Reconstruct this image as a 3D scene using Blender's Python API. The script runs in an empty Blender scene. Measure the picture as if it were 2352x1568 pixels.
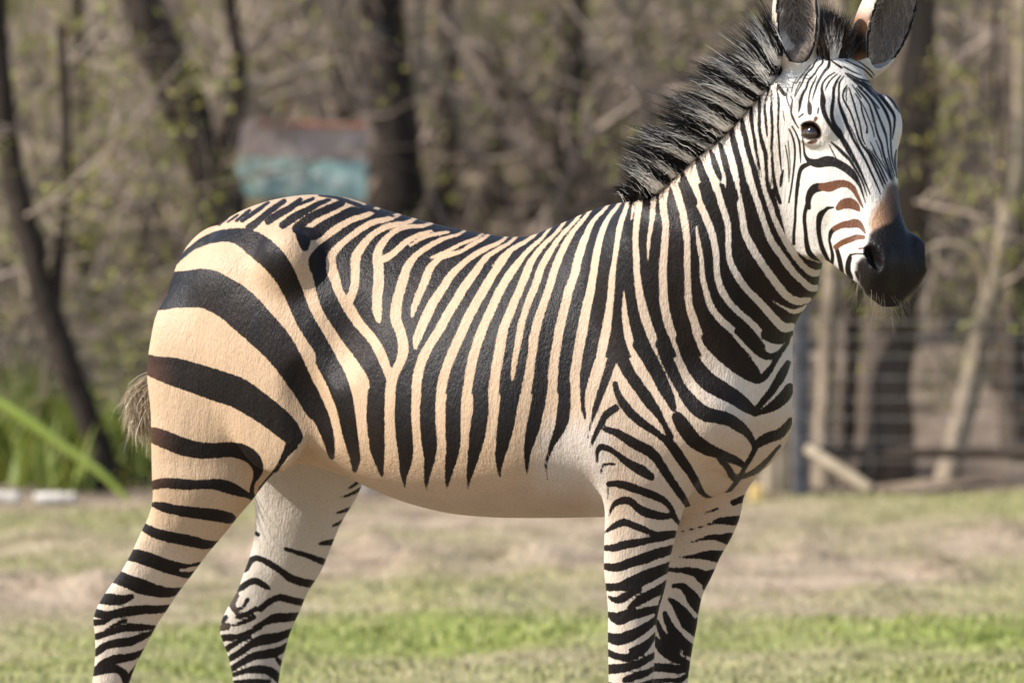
import bpy, math, random, time
import numpy as np
from mathutils import Vector, Matrix
T0 = time.time()
SC = bpy.context.scene
COL = SC.collection
RNG = random.Random(7)
NPR = np.random.default_rng(7)

# ------------------------------------------------------------------ camera
CAM_Y, CAM_H, FOCAL = -12.0, 1.50, 216.7
PITCH = math.atan((784 - 220) / 2352 * 36 / FOCAL)
cam_data = bpy.data.cameras.new('camera')
cam_data.lens = FOCAL
cam_data.sensor_width = 36.0
cam_data.clip_start = 0.5
cam_data.clip_end = 600.0
cam_data.dof.use_dof = True
cam_data.dof.focus_distance = 11.80
cam_data.dof.aperture_fstop = 4.3
cam_data.dof.aperture_blades = 9
cam = bpy.data.objects.new('camera', cam_data)
COL.objects.link(cam)
cam.location = (0.0, CAM_Y, CAM_H)
cam.rotation_euler = (math.pi / 2 - PITCH, 0, 0)
SC.camera = cam

# ------------------------------------------------------------------ light
SUN_AZ = math.radians(12)      # towards the camera, measured from due left (-x)
SUN_EL = math.radians(40)
sun_dir = Vector((-math.cos(SUN_EL) * math.cos(SUN_AZ), -math.cos(SUN_EL) * math.sin(SUN_AZ), math.sin(SUN_EL)))
world = bpy.data.worlds.new('World')
SC.world = world
world.use_nodes = True
wn = world.node_tree.nodes
wl = world.node_tree.links
wn.clear()
w_out = wn.new('ShaderNodeOutputWorld')
w_bg = wn.new('ShaderNodeBackground')
w_sky = wn.new('ShaderNodeTexSky')
w_sky.sky_type = 'NISHITA'
w_sky.sun_disc = False
w_sky.sun_elevation = SUN_EL
w_sky.sun_rotation = math.atan2(sun_dir.x, sun_dir.y)
w_sky.air_density = 1.0
w_sky.dust_density = 0.6
w_bg.inputs['Strength'].default_value = 0.12
wl.new(w_sky.outputs['Color'], w_bg.inputs['Color'])
wl.new(w_bg.outputs['Background'], w_out.inputs['Surface'])
sun_data = bpy.data.lights.new('sun', 'SUN')
sun_data.energy = 5.0
sun_data.angle = math.radians(0.53)
sun_data.color = (1.0, 0.955, 0.885)
sun = bpy.data.objects.new('sun', sun_data)
COL.objects.link(sun)
sun.location = sun_dir * 60
sun.rotation_euler = (-sun_dir).to_track_quat('-Z', 'Y').to_euler()
SC.view_settings.view_transform = 'Standard'
SC.view_settings.look = 'None'
SC.view_settings.gamma = 1.0
SC.view_settings.exposure = 0.86
SC.view_settings.use_curve_mapping = False
SC.render.engine = 'CYCLES'
SC.cycles.use_denoising = True
SC.cycles.max_bounces = 8
SC.cycles.diffuse_bounces = 5
SC.cycles.glossy_bounces = 2
SC.cycles.transparent_max_bounces = 8
SC.cycles.caustics_reflective = False
SC.cycles.caustics_refractive = False

# ------------------------------------------------------------------ pixel (2352 x 1568 frame) <-> world
KPX = 36.0 / FOCAL / 2352.0
CP, SP = math.cos(PITCH), math.sin(PITCH)


def px(u, v, y):
    """world point on the view ray of pixel (u, v) at world depth y"""
    a = (u - 1176) * KPX
    b = (784 - v) * KPX
    d = np.array([a, CP + b * SP, -SP + b * CP])
    t = (y - CAM_Y) / d[1]
    return np.array([0.0, CAM_Y, CAM_H]) + d * t


def px_ground(u, v, z=0.0):
    a = (u - 1176) * KPX
    b = (784 - v) * KPX
    d = np.array([a, CP + b * SP, -SP + b * CP])
    t = (z - CAM_H) / d[2]
    return np.array([0.0, CAM_Y, CAM_H]) + d * t


def project(P):
    """N x 3 world points -> N x 2 pixels of the 2352 x 1568 frame"""
    x = P[:, 0]
    y = P[:, 1] - CAM_Y
    z = P[:, 2] - CAM_H
    f = y * CP - z * SP
    w = y * SP + z * CP
    return np.stack([1176 + x / f / KPX, 784 - w / f / KPX], 1)


def tag(o, label=None, cat=None, group=None, kind=None):
    if label: o['label'] = label
    if cat: o['category'] = cat
    if group: o['group'] = group
    if kind: o['kind'] = kind
    return o


def mesh_obj(name, verts, faces, mat=None, parent=None, smooth=True):
    me = bpy.data.meshes.new(name)
    if isinstance(verts, np.ndarray) and isinstance(faces, np.ndarray):
        nv, nf, k = len(verts), len(faces), faces.shape[1]
        me.vertices.add(nv)
        me.vertices.foreach_set('co', verts.astype(np.float32).ravel())
        me.loops.add(nf * k)
        me.loops.foreach_set('vertex_index', faces.astype(np.int32).ravel())
        me.polygons.add(nf)
        me.polygons.foreach_set('loop_start', np.arange(0, nf * k, k, dtype=np.int32))
        me.update(calc_edges=True)
        me.validate()
    else:
        me.from_pydata([tuple(v) for v in verts], [], [tuple(f) for f in faces])
        me.update()
    if smooth:
        me.polygons.foreach_set('use_smooth', np.ones(len(me.polygons), dtype=bool))
    if mat: me.materials.append(mat)
    o = bpy.data.objects.new(name, me)
    COL.objects.link(o)
    if parent: o.parent = parent
    return o


def new_mat(name):
    m = bpy.data.materials.new(name)
    m.use_nodes = True
    nt = m.node_tree
    return m, nt.nodes, nt.links, nt.nodes['Principled BSDF']
# ================================================================== SETTING: paddock ground, wood edge
import bmesh

def ramp(nn, ll, fac, stops):
    r = nn.new('ShaderNodeValToRGB')
    els = r.color_ramp.elements
    els[0].position, els[0].color = stops[0][0], (*stops[0][1], 1)
    els[1].position, els[1].color = stops[-1][0], (*stops[-1][1], 1)
    for p, c in stops[1:-1]:
        e = els.new(p); e.color = (*c, 1)
    ll.new(fac, r.inputs[0])
    return r.outputs[0]


def tex_noise(nn, ll, scale, detail=3, rough=.55, vec=None):
    n = nn.new('ShaderNodeTexNoise')
    n.inputs['Scale'].default_value = scale; n.inputs['Detail'].default_value = detail; n.inputs['Roughness'].default_value = rough
    if vec is not None: ll.new(vec, n.inputs['Vector'])
    return n.outputs['Fac']


def vnoise(P, freq, seed=0, octv=3):
    """cheap smooth value noise on N x 2 points"""
    r = np.random.default_rng(seed)
    out = np.zeros(len(P)); amp = 1.0; tot = 0
    for o in range(octv):
        T = r.random((64, 64))
        q = P * freq * 2 ** o + r.random(2) * 64
        i = np.floor(q).astype(int); fr = q - i; fr = fr * fr * (3 - 2 * fr)
        a = T[i[:, 0] % 64, i[:, 1] % 64]; b = T[(i[:, 0] + 1) % 64, i[:, 1] % 64]
        c = T[i[:, 0] % 64, (i[:, 1] + 1) % 64]; d = T[(i[:, 0] + 1) % 64, (i[:, 1] + 1) % 64]
        out += amp * ((a * (1 - fr[:, 0]) + b * fr[:, 0]) * (1 - fr[:, 1]) + (c * (1 - fr[:, 0]) + d * fr[:, 0]) * fr[:, 1])
        tot += amp; amp *= .5
    return out / tot


EDGE_Y = 10.9                      # where the paddock ends and the wood begins


def ground_z(x, y):
    x = np.asarray(x, float); y = np.asarray(y, float)
    P = np.stack([x.ravel(), y.ravel()], 1)
    z = (vnoise(P, .55, 1, 2) - .5) * .05 + (vnoise(P, 2.2, 2, 3) - .5) * .085
    z = z * np.clip((y.ravel() - 1.2) / 2.5, 0, 1)
    clod = np.clip(vnoise(P * np.array([1, .6]), 5.5, 5, 3) - .62, 0, 1) * .30 * np.clip((y.ravel() - 5) / 1.5, 0, 1) * np.clip((EDGE_Y - .5 - y.ravel()) / 2, 0, 1)
    z = z + clod
    hill = np.clip((y.ravel() - EDGE_Y - 1) / 30, 0, 1)
    z = z + hill ** 1.2 * 7.0 + np.clip((y.ravel() - EDGE_Y - 1) / 6, 0, 1) * (vnoise(P, .4, 9, 3) - .5) * .5
    return z.reshape(x.shape)


def grid_axis(breaks):
    out = [breaks[0][0]]
    for a, b, st in breaks:
        n = max(1, int(round((b - a) / st)))
        out += list(a + (b - a) * (np.arange(n) + 1) / n)
    return np.array(out)


gx = grid_axis([(-140, -30, 10), (-30, -7, 1.2), (-7, 7, .07), (7, 30, 1.2), (30, 140, 10)])
gy = grid_axis([(-40, -4, 2.0), (-4, 3, .4), (3, 13, .07), (13, 24, .35), (24, 60, 1.5), (60, 200, 12)])
GX, GY = np.meshgrid(gx, gy, indexing='ij')
GZ = ground_z(GX, GY)
gv = np.stack([GX.ravel(), GY.ravel(), GZ.ravel()], 1)
ni, nj = GX.shape
ii, jj = np.meshgrid(np.arange(ni - 1), np.arange(nj - 1), indexing='ij')
i0 = (ii * nj + jj).ravel()
gq = np.stack([i0, i0 + nj, i0 + nj + 1, i0 + 1], 1)


def green_share(x, y):
    """how grassy the paddock is: lush strip this side, bare and trodden towards the wood"""
    P = np.stack([np.ravel(x), np.ravel(y)], 1)
    n1, n2 = vnoise(P, .45, 21, 2), vnoise(P, 1.6, 22, 3)
    g = .92 - np.clip((P[:, 1] - 5.0) / 1.0, 0, 1) * .76
    g = g - .85 * np.clip((2.7 - P[:, 1]) / .8, 0, 1)  # unseen soil round the zebra left bare to warm its bounced light
    g = g + (n1 - .5) * 1.1 + (n2 - .5) * 1.0
    g = g + .40 * np.clip((-P[:, 0] - .3) / .8, 0, 1) * np.clip((P[:, 1] - 8.2) / 1.0, 0, 1)
    return np.clip(g, 0, 1)


m_ground, nn, ll, bs = new_mat('paddock_ground')
tcg = nn.new('ShaderNodeTexCoord'); vec = tcg.outputs['Object']
ag = nn.new('ShaderNodeAttribute'); ag.attribute_name = 'green'
aw = nn.new('ShaderNodeAttribute'); aw.attribute_name = 'litter'
soil = ramp(nn, ll, tex_noise(nn, ll, 5.5, 5, .6, vec), [(.3, (.15, .11, .075)), (.5, (.33, .25, .175)), (.7, (.40, .315, .225))])
grass_c = ramp(nn, ll, tex_noise(nn, ll, 9, 4, .6, vec), [(.3, (.13, .15, .042)), (.55, (.225, .26, .062)), (.75, (.31, .27, .12))])
litter_c = ramp(nn, ll, tex_noise(nn, ll, 3, 5, .65, vec), [(.3, (.07, .052, .038)), (.55, (.20, .15, .11)), (.75, (.36, .285, .21))])
mps = nn.new('ShaderNodeMapping'); mps.inputs['Scale'].default_value = (.55, 1.1, 1)
ll.new(vec, mps.inputs['Vector'])
dark_soil = nn.new('ShaderNodeMix'); dark_soil.data_type = 'RGBA'  # darker brown soil in stretched noise patches
rdm = nn.new('ShaderNodeMapRange'); rdm.inputs['From Min'].default_value = .54; rdm.inputs['From Max'].default_value = .72; rdm.inputs['To Max'].default_value = .8
ll.new(tex_noise(nn, ll, 2.6, 5, .65, mps.outputs[0]), rdm.inputs['Value'])
ll.new(rdm.outputs['Result'], dark_soil.inputs['Factor']); ll.new(soil, dark_soil.inputs['A']); dark_soil.inputs['B'].default_value = (.115, .083, .056, 1)
soil = dark_soil.outputs['Result']
mixg = nn.new('ShaderNodeMix'); mixg.data_type = 'RGBA'
ll.new(ag.outputs['Fac'], mixg.inputs['Factor']); ll.new(soil, mixg.inputs['A']); ll.new(grass_c, mixg.inputs['B'])
mixl = nn.new('ShaderNodeMix'); mixl.data_type = 'RGBA'
ll.new(aw.outputs['Fac'], mixl.inputs['Factor']); ll.new(mixg.outputs['Result'], mixl.inputs['A']); ll.new(litter_c, mixl.inputs['B'])
ll.new(mixl.outputs['Result'], bs.inputs['Base Color'])
bs.inputs['Roughness'].default_value = .95
bs.inputs['Specular IOR Level'].default_value = .1
bmp = nn.new('ShaderNodeBump'); bmp.inputs['Distance'].default_value = .03
ll.new(tex_noise(nn, ll, 30, 4, .6, vec), bmp.inputs['Height']); ll.new(bmp.outputs['Normal'], bs.inputs['Normal'])
ground = mesh_obj('ground', gv, gq, m_ground)
tag(ground, kind='structure')
at = ground.data.attributes.new('green', 'FLOAT', 'POINT'); at.data.foreach_set('value', green_share(GX, GY).astype(np.float32))
at = ground.data.attributes.new('litter', 'FLOAT', 'POINT'); at.data.foreach_set('value', np.clip((GY.ravel() - EDGE_Y + .1) / .5, 0, 1).astype(np.float32))

# ---- grass: blades in one mass
def blades(name, x, y, h, col, lean=.5, w=.006, label=None, mat=None):
    n = len(x)
    z = ground_z(x, y)
    a = NPR.uniform(0, 6.283, n); ln = NPR.uniform(.1, lean, n) * h
    dx, dy = np.cos(a) * ln, np.sin(a) * ln
    px_, py_ = np.cos(a + 1.57) * w, np.sin(a + 1.57) * w
    v = np.empty((n, 5, 3))
    v[:, 0] = np.stack([x - px_, y - py_, z - .01], 1); v[:, 1] = np.stack([x + px_, y + py_, z - .01], 1)
    v[:, 2] = np.stack([x + px_ * .8 + dx * .35, y + py_ * .8 + dy * .35, z + h * .6], 1)
    v[:, 3] = np.stack([x - px_ * .8 + dx * .35, y - py_ * .8 + dy * .35, z + h * .6], 1)
    v[:, 4] = np.stack([x + dx, y + dy, z + h], 1)
    b = np.arange(n) * 5
    t = np.concatenate([np.stack([b, b + 1, b + 2], 1), np.stack([b, b + 2, b + 3], 1), np.stack([b + 3, b + 2, b + 4], 1)])
    o = mesh_obj(name, v.reshape(-1, 3), t, mat)
    c = np.repeat(np.concatenate([col, np.ones((n, 1))], 1), 5, 0)
    at = o.data.attributes.new('col', 'FLOAT_COLOR', 'POINT'); at.data.foreach_set('color', c.astype(np.float32).ravel())
    return tag(o, label, 'grass', kind='stuff')


m_blade, nn, ll, bs = new_mat('grass_blade')
ac = nn.new('ShaderNodeAttribute'); ac.attribute_name = 'col'
ll.new(ac.outputs['Color'], bs.inputs['Base Color'])
bs.inputs['Roughness'].default_value = .6
tr = nn.new('ShaderNodeBsdfTranslucent'); ll.new(ac.outputs['Color'], tr.inputs['Color'])
ms = nn.new('ShaderNodeMixShader'); ms.inputs[0].default_value = .35
ll.new(bs.outputs[0], ms.inputs[1]); ll.new(tr.outputs[0], ms.inputs[2]); ll.new(ms.outputs[0], nn['Material Output'].inputs['Surface'])
NB = 150000
bx_, by_ = NPR.uniform(-6, 6, NB), NPR.uniform(-1.5, EDGE_Y + .4, NB)
gs = green_share(bx_, by_)
keep = NPR.random(NB) < .10 + .9 * gs
bx_, by_, gs = bx_[keep], by_[keep], gs[keep]
tpk = np.clip(gs * 1.05 + NPR.normal(0, .16, len(gs)), 0, 1)[:, None]
cc = np.array([.36, .28, .185]) * (1 - tpk) + np.array([.285, .305, .080]) * tpk
cc *= NPR.uniform(.84, 1.18, (len(gs), 1))
blades('grass', bx_, by_, NPR.uniform(.009, .022, len(gs)) * (.6 + .7 * gs), cc, .9, .005, 'short green and straw-coloured grass over the bare paddock soil', m_blade)
# green weeds under the trees beyond the paddock
NW = 5000
cl = [(-2.05, 12.6, .16, 1.0), (-1.72, 12.3, .14, .9), (-2.45, 12.9, .25, .8), (-1.45, 12.6, .18, .6), (-4.0, 13, .8, .8)]
wsel = NPR.integers(0, len(cl), NW)
ca = np.array(cl)
wx = ca[wsel, 0] + NPR.normal(0, 1, NW) * ca[wsel, 2] * .6
wy = np.maximum(ca[wsel, 1] + NPR.normal(0, .35, NW), EDGE_Y + .5)
wc = np.array([.15, .19, .035]) * NPR.uniform(.6, 1.7, (NW, 1)) + np.array([.05, .02, 0]) * NPR.random((NW, 1))
blades('weeds', wx, wy, NPR.uniform(.08, .32, NW) * ca[wsel, 3], wc, .8, .014, 'tall lush green weeds growing under the trees behind the paddock', m_blade)

# ---- tubes
def tube_mesh(paths, sides):
    """paths: list of (N x 3 points, N radii) -> vertices, quads"""
    VV, FF, base = [], [], 0
    ang = np.arange(sides) * 2 * math.pi / sides
    for P, R in paths:
        P = np.asarray(P, float); R = np.asarray(R, float)
        T = np.gradient(P, axis=0); T /= np.linalg.norm(T, axis=1, keepdims=True) + 1e-9
        ref = np.array([0, 1.0, 0]) if abs(T[0, 1]) < .9 else np.array([1.0, 0, 0])
        A = np.cross(T, ref); A /= np.linalg.norm(A, axis=1, keepdims=True) + 1e-9
        B = np.cross(T, A)
        ring = P[:, None] + R[:, None, None] * (np.cos(ang)[None, :, None] * A[:, None] + np.sin(ang)[None, :, None] * B[:, None])
        n = len(P)
        VV.append(ring.reshape(-1, 3))
        i, j = np.meshgrid(np.arange(n - 1), np.arange(sides), indexing='ij')
        a = base + i * sides + j; b = base + i * sides + (j + 1) % sides
        FF.append(np.stack([a, b, b + sides, a + sides], -1).reshape(-1, 4))
        base += n * sides
    return np.concatenate(VV), np.concatenate(FF)


def smooth_path(pts, rad, n):
    pts = np.asarray(pts, float); t = np.arange(len(pts), dtype=float)
    q = [dense_path(t, pts[:, k], n) for k in range(3)]
    return np.stack(q, 1), dense_path(t, np.asarray(rad, float), n)


def dense_path(x, y, n):
    q = np.linspace(x[0], x[-1], n)
    m = np.gradient(y)
    i = np.clip(q.astype(int), 0, len(x) - 2); u = q - i
    return (2 * u ** 3 - 3 * u ** 2 + 1) * y[i] + (u ** 3 - 2 * u ** 2 + u) * m[i] + (-2 * u ** 3 + 3 * u ** 2) * y[i + 1] + (u ** 3 - u ** 2) * m[i + 1]


def bark_mat(name, dark, light, sc=9):
    m, nn, ll, bs = new_mat(name)
    t = nn.new('ShaderNodeTexCoord')
    mp = nn.new('ShaderNodeMapping'); mp.inputs['Scale'].default_value = (1, 1, .22)
    ll.new(t.outputs['Object'], mp.inputs['Vector'])
    f1 = tex_noise(nn, ll, sc, 5, .65, mp.outputs[0])
    ll.new(ramp(nn, ll, f1, [(.32, dark), (.68, light)]), bs.inputs['Base Color'])
    bs.inputs['Roughness'].default_value = .9
    bs.inputs['Specular IOR Level'].default_value = .15
    b = nn.new('ShaderNodeBump'); b.inputs['Distance'].default_value = .03; b.inputs['Strength'].default_value = .8
    ll.new(tex_noise(nn, ll, sc * 4, 4, .6, mp.outputs[0]), b.inputs['Height']); ll.new(b.outputs['Normal'], bs.inputs['Normal'])
    return m


M_DARK = bark_mat('bark_dark', (.016, .012, .010), (.060, .044, .035))  # near-black: the trunks' backlit shade is put into the bark colour
M_MID = bark_mat('bark_brown', (.045, .033, .026), (.14, .105, .080))
M_PALE = bark_mat('bark_pale', (.17, .13, .095), (.36, .29, .21))
M_TWIG = bark_mat('twig_bark', (.25, .19, .15), (.52, .41, .33), 20)
M_TWIG2 = bark_mat('twig_bark_dark', (.10, .08, .062), (.26, .205, .165), 20)
m_bud, nn, ll, bs = new_mat('spring_leaves')
oi = nn.new('ShaderNodeObjectInfo')
gm = nn.new('ShaderNodeNewGeometry')
vt = tex_noise(nn, ll, 3.5, 2, .5, nn.new('ShaderNodeTexCoord').outputs['Object'])
bc = ramp(nn, ll, vt, [(.3, (.20, .21, .05)), (.5, (.31, .31, .06)), (.7, (.34, .26, .085))])
ll.new(bc, bs.inputs['Base Color']); bs.inputs['Roughness'].default_value = .6
tr = nn.new('ShaderNodeBsdfTranslucent'); ll.new(bc, tr.inputs['Color'])
ms = nn.new('ShaderNodeMixShader'); ms.inputs[0].default_value = .4
ll.new(bs.outputs[0], ms.inputs[1]); ll.new(tr.outputs[0], ms.inputs[2]); ll.new(ms.outputs[0], nn['Material Output'].inputs['Surface'])


def leaf_quads(pts, size, rng):
    n = len(pts)
    a = rng.normal(0, 1, (n, 3)); a /= np.linalg.norm(a, axis=1, keepdims=True)
    b = np.cross(a, rng.normal(0, 1, (n, 3))); b /= np.linalg.norm(b, axis=1, keepdims=True)
    s = (size * rng.uniform(.5, 1.4, n))[:, None]
    v = np.stack([pts - a * s, pts - b * s * .5, pts + a * s, pts + b * s * .5], 1).reshape(-1, 3)
    return v, np.arange(n * 4).reshape(-1, 4)


def grow(rng, p, d, L, r, depth, out, ends, wig=.35, droop=0.0, kids=(3, 5)):
    """a wandering branch with side branches; appended to out as (points, radii)"""
    n = 6
    P = [np.array(p, float)]; dd = np.array(d, float)
    for i in range(n):
        dd = dd + rng.normal(0, wig, 3) * .45 + np.array([0, 0, droop])
        dd /= np.linalg.norm(dd)
        P.append(P[-1] + dd * L / n)
    P = np.array(P); R = r * (1 - .75 * np.linspace(0, 1, n + 1))
    out.append((P, R))
    if depth <= 0:
        ends += [P[-1], P[-2], P[3]]
        return
    for k in range(rng.integers(*kids)):
        i = rng.integers(1, n + 1)
        t = P[i] - P[i - 1]; t /= np.linalg.norm(t)
        s = rng.normal(0, 1, 3); s -= t * (s @ t); s /= np.linalg.norm(s)
        nd = t * rng.uniform(.3, .9) + s * rng.uniform(.5, 1.0)
        grow(rng, P[i], nd / np.linalg.norm(nd), L * rng.uniform(.4, .68), R[i] * .62, depth - 1, out, ends, wig, droop, kids)


def px_path(pts, y):
    return [px(u, v, y) for u, v in pts]


def make_tree(name, label, y, path, width, mat, limbs=(), seed=0, twigs=10, buds=True, group='trees at the wood edge'):
    """trunk traced along its picture path at its own distance, rooted in the ground, limbs and twigs grown from it"""
    rng = np.random.default_rng(seed)
    P = px_path(path, y)
    b = np.array([P[0][0], y, float(ground_z(np.array([P[0][0]]), np.array([y]))[0]) - .08])
    pts = [b] + [p for p in P if p[2] > b[2] + .12]
    top = pts[-1]; d = pts[-1] - pts[-2]; d /= np.linalg.norm(d)
    for k in range(4):                                     # on up, above the picture
        d = d + np.array([0, 0, .25]) + rng.normal(0, .12, 3); d /= np.linalg.norm(d)
        top = top + d * .8; pts.append(top)
    w = width / 2 * KPX * (y - CAM_Y)
    rad = [w * 1.45] + list(np.linspace(w * 1.08, w * .78, len(pts) - 1))
    pts = [np.array(p) + (np.array([0, rng.normal(0, .02), 0]) if i else 0) for i, p in enumerate(pts)]
    C, R = smooth_path(pts, rad, 40)
    root = bpy.data.objects.new(name, None); COL.objects.link(root)
    root.location = b
    tag(root, label, 'tree', group)

    def child(nm, v, f, m, kind=None):
        o = mesh_obj(nm, v - b, f, m, root)
        if kind: o['kind'] = kind
        return o
    v, f = tube_mesh([(C, R)], 12)
    v = v + (vnoise(v[:, [0, 2]] * 6 + v[:, [1, 1]], 1.0, seed, 3)[:, None] - .5) * w * .5
    child('trunk', v, f, mat)
    out, ends = [], []
    for lp, lw, lm in limbs:
        Q = px_path(lp, y)
        q, r_ = smooth_path(Q, np.linspace(lw, lw * .6, len(Q)) / 2 * KPX * (y - CAM_Y), 16)
        vv, ff = tube_mesh([(q, r_)], 8)
        child('limb', vv, ff, lm)
        for k in range(3):
            i = rng.integers(6, 16)
            grow(rng, q[i], rng.normal(0, 1, 3), .5, r_[i] * .35, 2, out, ends)
    for k in range(twigs):
        i = rng.integers(8, 40)
        d0 = rng.normal(0, 1, 3); d0[2] = abs(d0[2]) * .5; d0 /= np.linalg.norm(d0)
        grow(rng, C[i], d0, rng.uniform(.6, 1.2), min(R[i] * .22, .009), 2, out, ends)
    for k in range(7):                                     # crown limbs above
        i = rng.integers(30, 40)
        d0 = rng.normal(0, 1, 3); d0[2] = abs(d0[2]) + .4; d0 /= np.linalg.norm(d0)
        grow(rng, C[i], d0, rng.uniform(1.2, 2.2), R[i] * .5, 2, out, ends)
    vv, ff = tube_mesh(out, 4)
    child('crown', vv, ff, M_TWIG)
    if buds and len(ends):
        e = np.array(ends); e = e[rng.random(len(e)) < .8]
        e = np.repeat(e, 3, 0) + rng.normal(0, .03, (len(e) * 3, 3))
        vv, ff = leaf_quads(e, .016, rng)
        child('foliage', vv, ff, m_bud)
    return root


make_tree('leaning_tree', 'thick dark forked tree leaning beside the weathered sign', 14.0,
          [(575, 1100), (550, 760), (505, 470), (455, 320), (395, 170), (340, 40), (300, -80), (270, -300)], 104, M_DARK,
          [([(500, 450), (535, 300), (550, 160), (530, 20), (515, -160)], 46, M_DARK), ([(345, 100), (280, 105), (215, 112)], 20, M_PALE), ([(510, 560), (478, 440), (440, 350), (420, 290)], 30, M_PALE), ([(530, 215), (620, 190), (700, 160), (790, 138)], 26, M_PALE), ([(540, 280), (640, 225), (740, 200)], 20, M_PALE)], 1, 3, False)  # third limb is added: its pale bark stands in for the trunk's light side
kt = make_tree('dark_tree', 'stout dark upright tree with a knot hole behind the zebra\'s back', 15.0,
          [(905, 1100), (915, 700), (920, 470), (912, 300), (888, 120), (878, 0), (872, -260)], 104, M_DARK,
          [([(925, 330), (955, 200), (962, 110), (968, -60)], 22, M_PALE), ([(925, 250), (985, 190), (1060, 60), (1090, -40)], 18, M_PALE), ([(955, 110), (1005, 175), (1048, 240), (1062, 310), (1092, 355), (1150, 368), (1225, 345)], 19, M_PALE)], 2, 3, False)
kb = bmesh.new()
bmesh.ops.create_uvsphere(kb, u_segments=20, v_segments=12, radius=1.0)
kme = bpy.data.meshes.new('knot_hole'); kb.to_mesh(kme); kb.free()
m_knot, nn, ll, bs = new_mat('knot_dark'); bs.inputs['Base Color'].default_value = (.006, .005, .004, 1); bs.inputs['Roughness'].default_value = .95
kme.materials.append(m_knot)
ko = bpy.data.objects.new('knot_hole', kme); COL.objects.link(ko); ko.parent = kt
ko.location = Vector(px(884, 82, 14.93)) - kt.location; ko.scale = (.062, .05, .068)
make_tree('slanting_tree', 'dark slender tree slanting down to its foot beside the pale logs', 11.7,
          [(262, 1120), (225, 1010), (165, 860), (112, 720), (60, 540), (25, 380), (5, 200), (-10, 0)], 56, M_DARK,
          [([(120, 740), (135, 600), (150, 440), (150, 260), (140, 60)], 34, M_DARK), ([(90, 640), (100, 560), (55, 480)], 22, M_MID), ([(108, 700), (60, 712), (150, 698), (190, 690)], 13, M_PALE), ([(160, 850), (200, 872), (268, 890)], 14, M_PALE)], 3)
make_tree('thin_dark_tree', 'dark upright tree between the curved pale branch and the mane', 16.0,
          [(1300, 1100), (1296, 600), (1290, 430), (1302, 240), (1318, 60), (1330, -200)], 62, M_DARK,
          [([(1296, 400), (1250, 320), (1180, 200), (1120, 150)], 20, M_MID), ([(1300, 300), (1350, 190), (1440, 110)], 16, M_MID), ([(1300, 200), (1255, 200), (1200, 208), (1150, 195), (1110, 155)], 19, M_PALE), ([(1305, 160), (1350, 143), (1450, 165), (1500, 160)], 15, M_PALE), ([(1308, 150), (1350, 130), (1417, 77), (1500, -17)], 17, M_PALE)], 4)
make_tree('broad_tree', 'broad brown trunk behind the woven wire fence', 11.75,
          [(2022, 1105), (2034, 900), (2056, 700), (2082, 480), (2098, 250), (2106, 0), (2110, -150)], 112, M_MID,
          [([(2070, 520), (2040, 380), (2010, 260)], 22, M_MID)], 5)
make_tree('pale_forked_tree', 'pale barked forked tree with an arching branch beside the fence', 11.6,
          [(2165, 1120), (2195, 1022), (2228, 889), (2257, 756), (2290, 620), (2322, 480), (2344, 300), (2352, 100), (2358, -150)], 50, M_PALE,
          [([(2262, 720), (2262, 640), (2240, 585), (2190, 560), (2130, 572), (2085, 610)], 24, M_PALE), ([(2285, 640), (2240, 500), (2160, 440), (2110, 470)], 18, M_PALE), ([(2318, 500), (2290, 350), (2280, 200), (2290, 0)], 18, M_MID)], 6)
make_tree('tan_tree', 'tan straight trunk standing close to the dark fence post', 11.6,
          [(1893, 1110), (1896, 940), (1903, 760), (1915, 560), (1925, 300), (1930, 0)], 40, M_PALE, [], 7, 6)
make_tree('narrow_tree', 'narrow dark trunk between the tan trunk and the broad brown trunk', 12.0,
          [(1946, 1105), (1950, 900), (1968, 650), (1975, 300), (1980, -60)], 34, M_DARK, [], 8, 6)
make_tree('outer_tree', 'rough brown trunk standing behind the pale forked tree', 12.4,
          [(2338, 1110), (2330, 850), (2326, 600), (2335, 300), (2345, 0)], 62, M_MID, [], 9, 8)
make_tree('paired_tree', 'slim brown tree rising close beside the dark knot-hole tree', 16.5,
          [(1000, 1100), (1008, 700), (1020, 450), (1030, 250), (1025, 60)], 44, M_MID, [], 10, 8)
make_tree('mossy_tree', 'grey-brown trunk half hidden by the weathered sign', 17.5,
          [(780, 1100), (790, 700), (800, 400), (792, 150), (788, -50)], 60, M_MID, [], 11, 10)
make_tree('thicket_tree', 'slim dark tree in the leafy thicket behind the slanting tree', 15.5,
          [(215, 1080), (195, 760), (180, 480), (190, 250), (175, 0)], 34, M_DARK, [], 12, 10)
make_tree('withers_tree', 'slim brown tree showing above the dip of the zebra\'s back', 18.0,
          [(1150, 1100), (1140, 600), (1128, 420), (1140, 220), (1160, 0)], 46, M_MID, [], 13, 8)

# ---- thickets of bare twigs just coming into leaf
def make_shrub_mesh(seed, h, nst):
    rng = np.random.default_rng(seed)
    out, ends = [], []
    for k in range(nst):
        a = rng.uniform(0, 6.283); d = np.array([math.cos(a) * .45, math.sin(a) * .35, 1.0])
        grow(rng, np.array([math.cos(a) * .12, math.sin(a) * .12, -.05]), d / np.linalg.norm(d), h * rng.uniform(.8, 1.25), rng.uniform(.014, .026), 3, out, ends, .5, -.01, (2, 5))
    v, f = tube_mesh(out, 3)
    e = np.array(ends)
    return (v, f), e, rng


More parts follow.
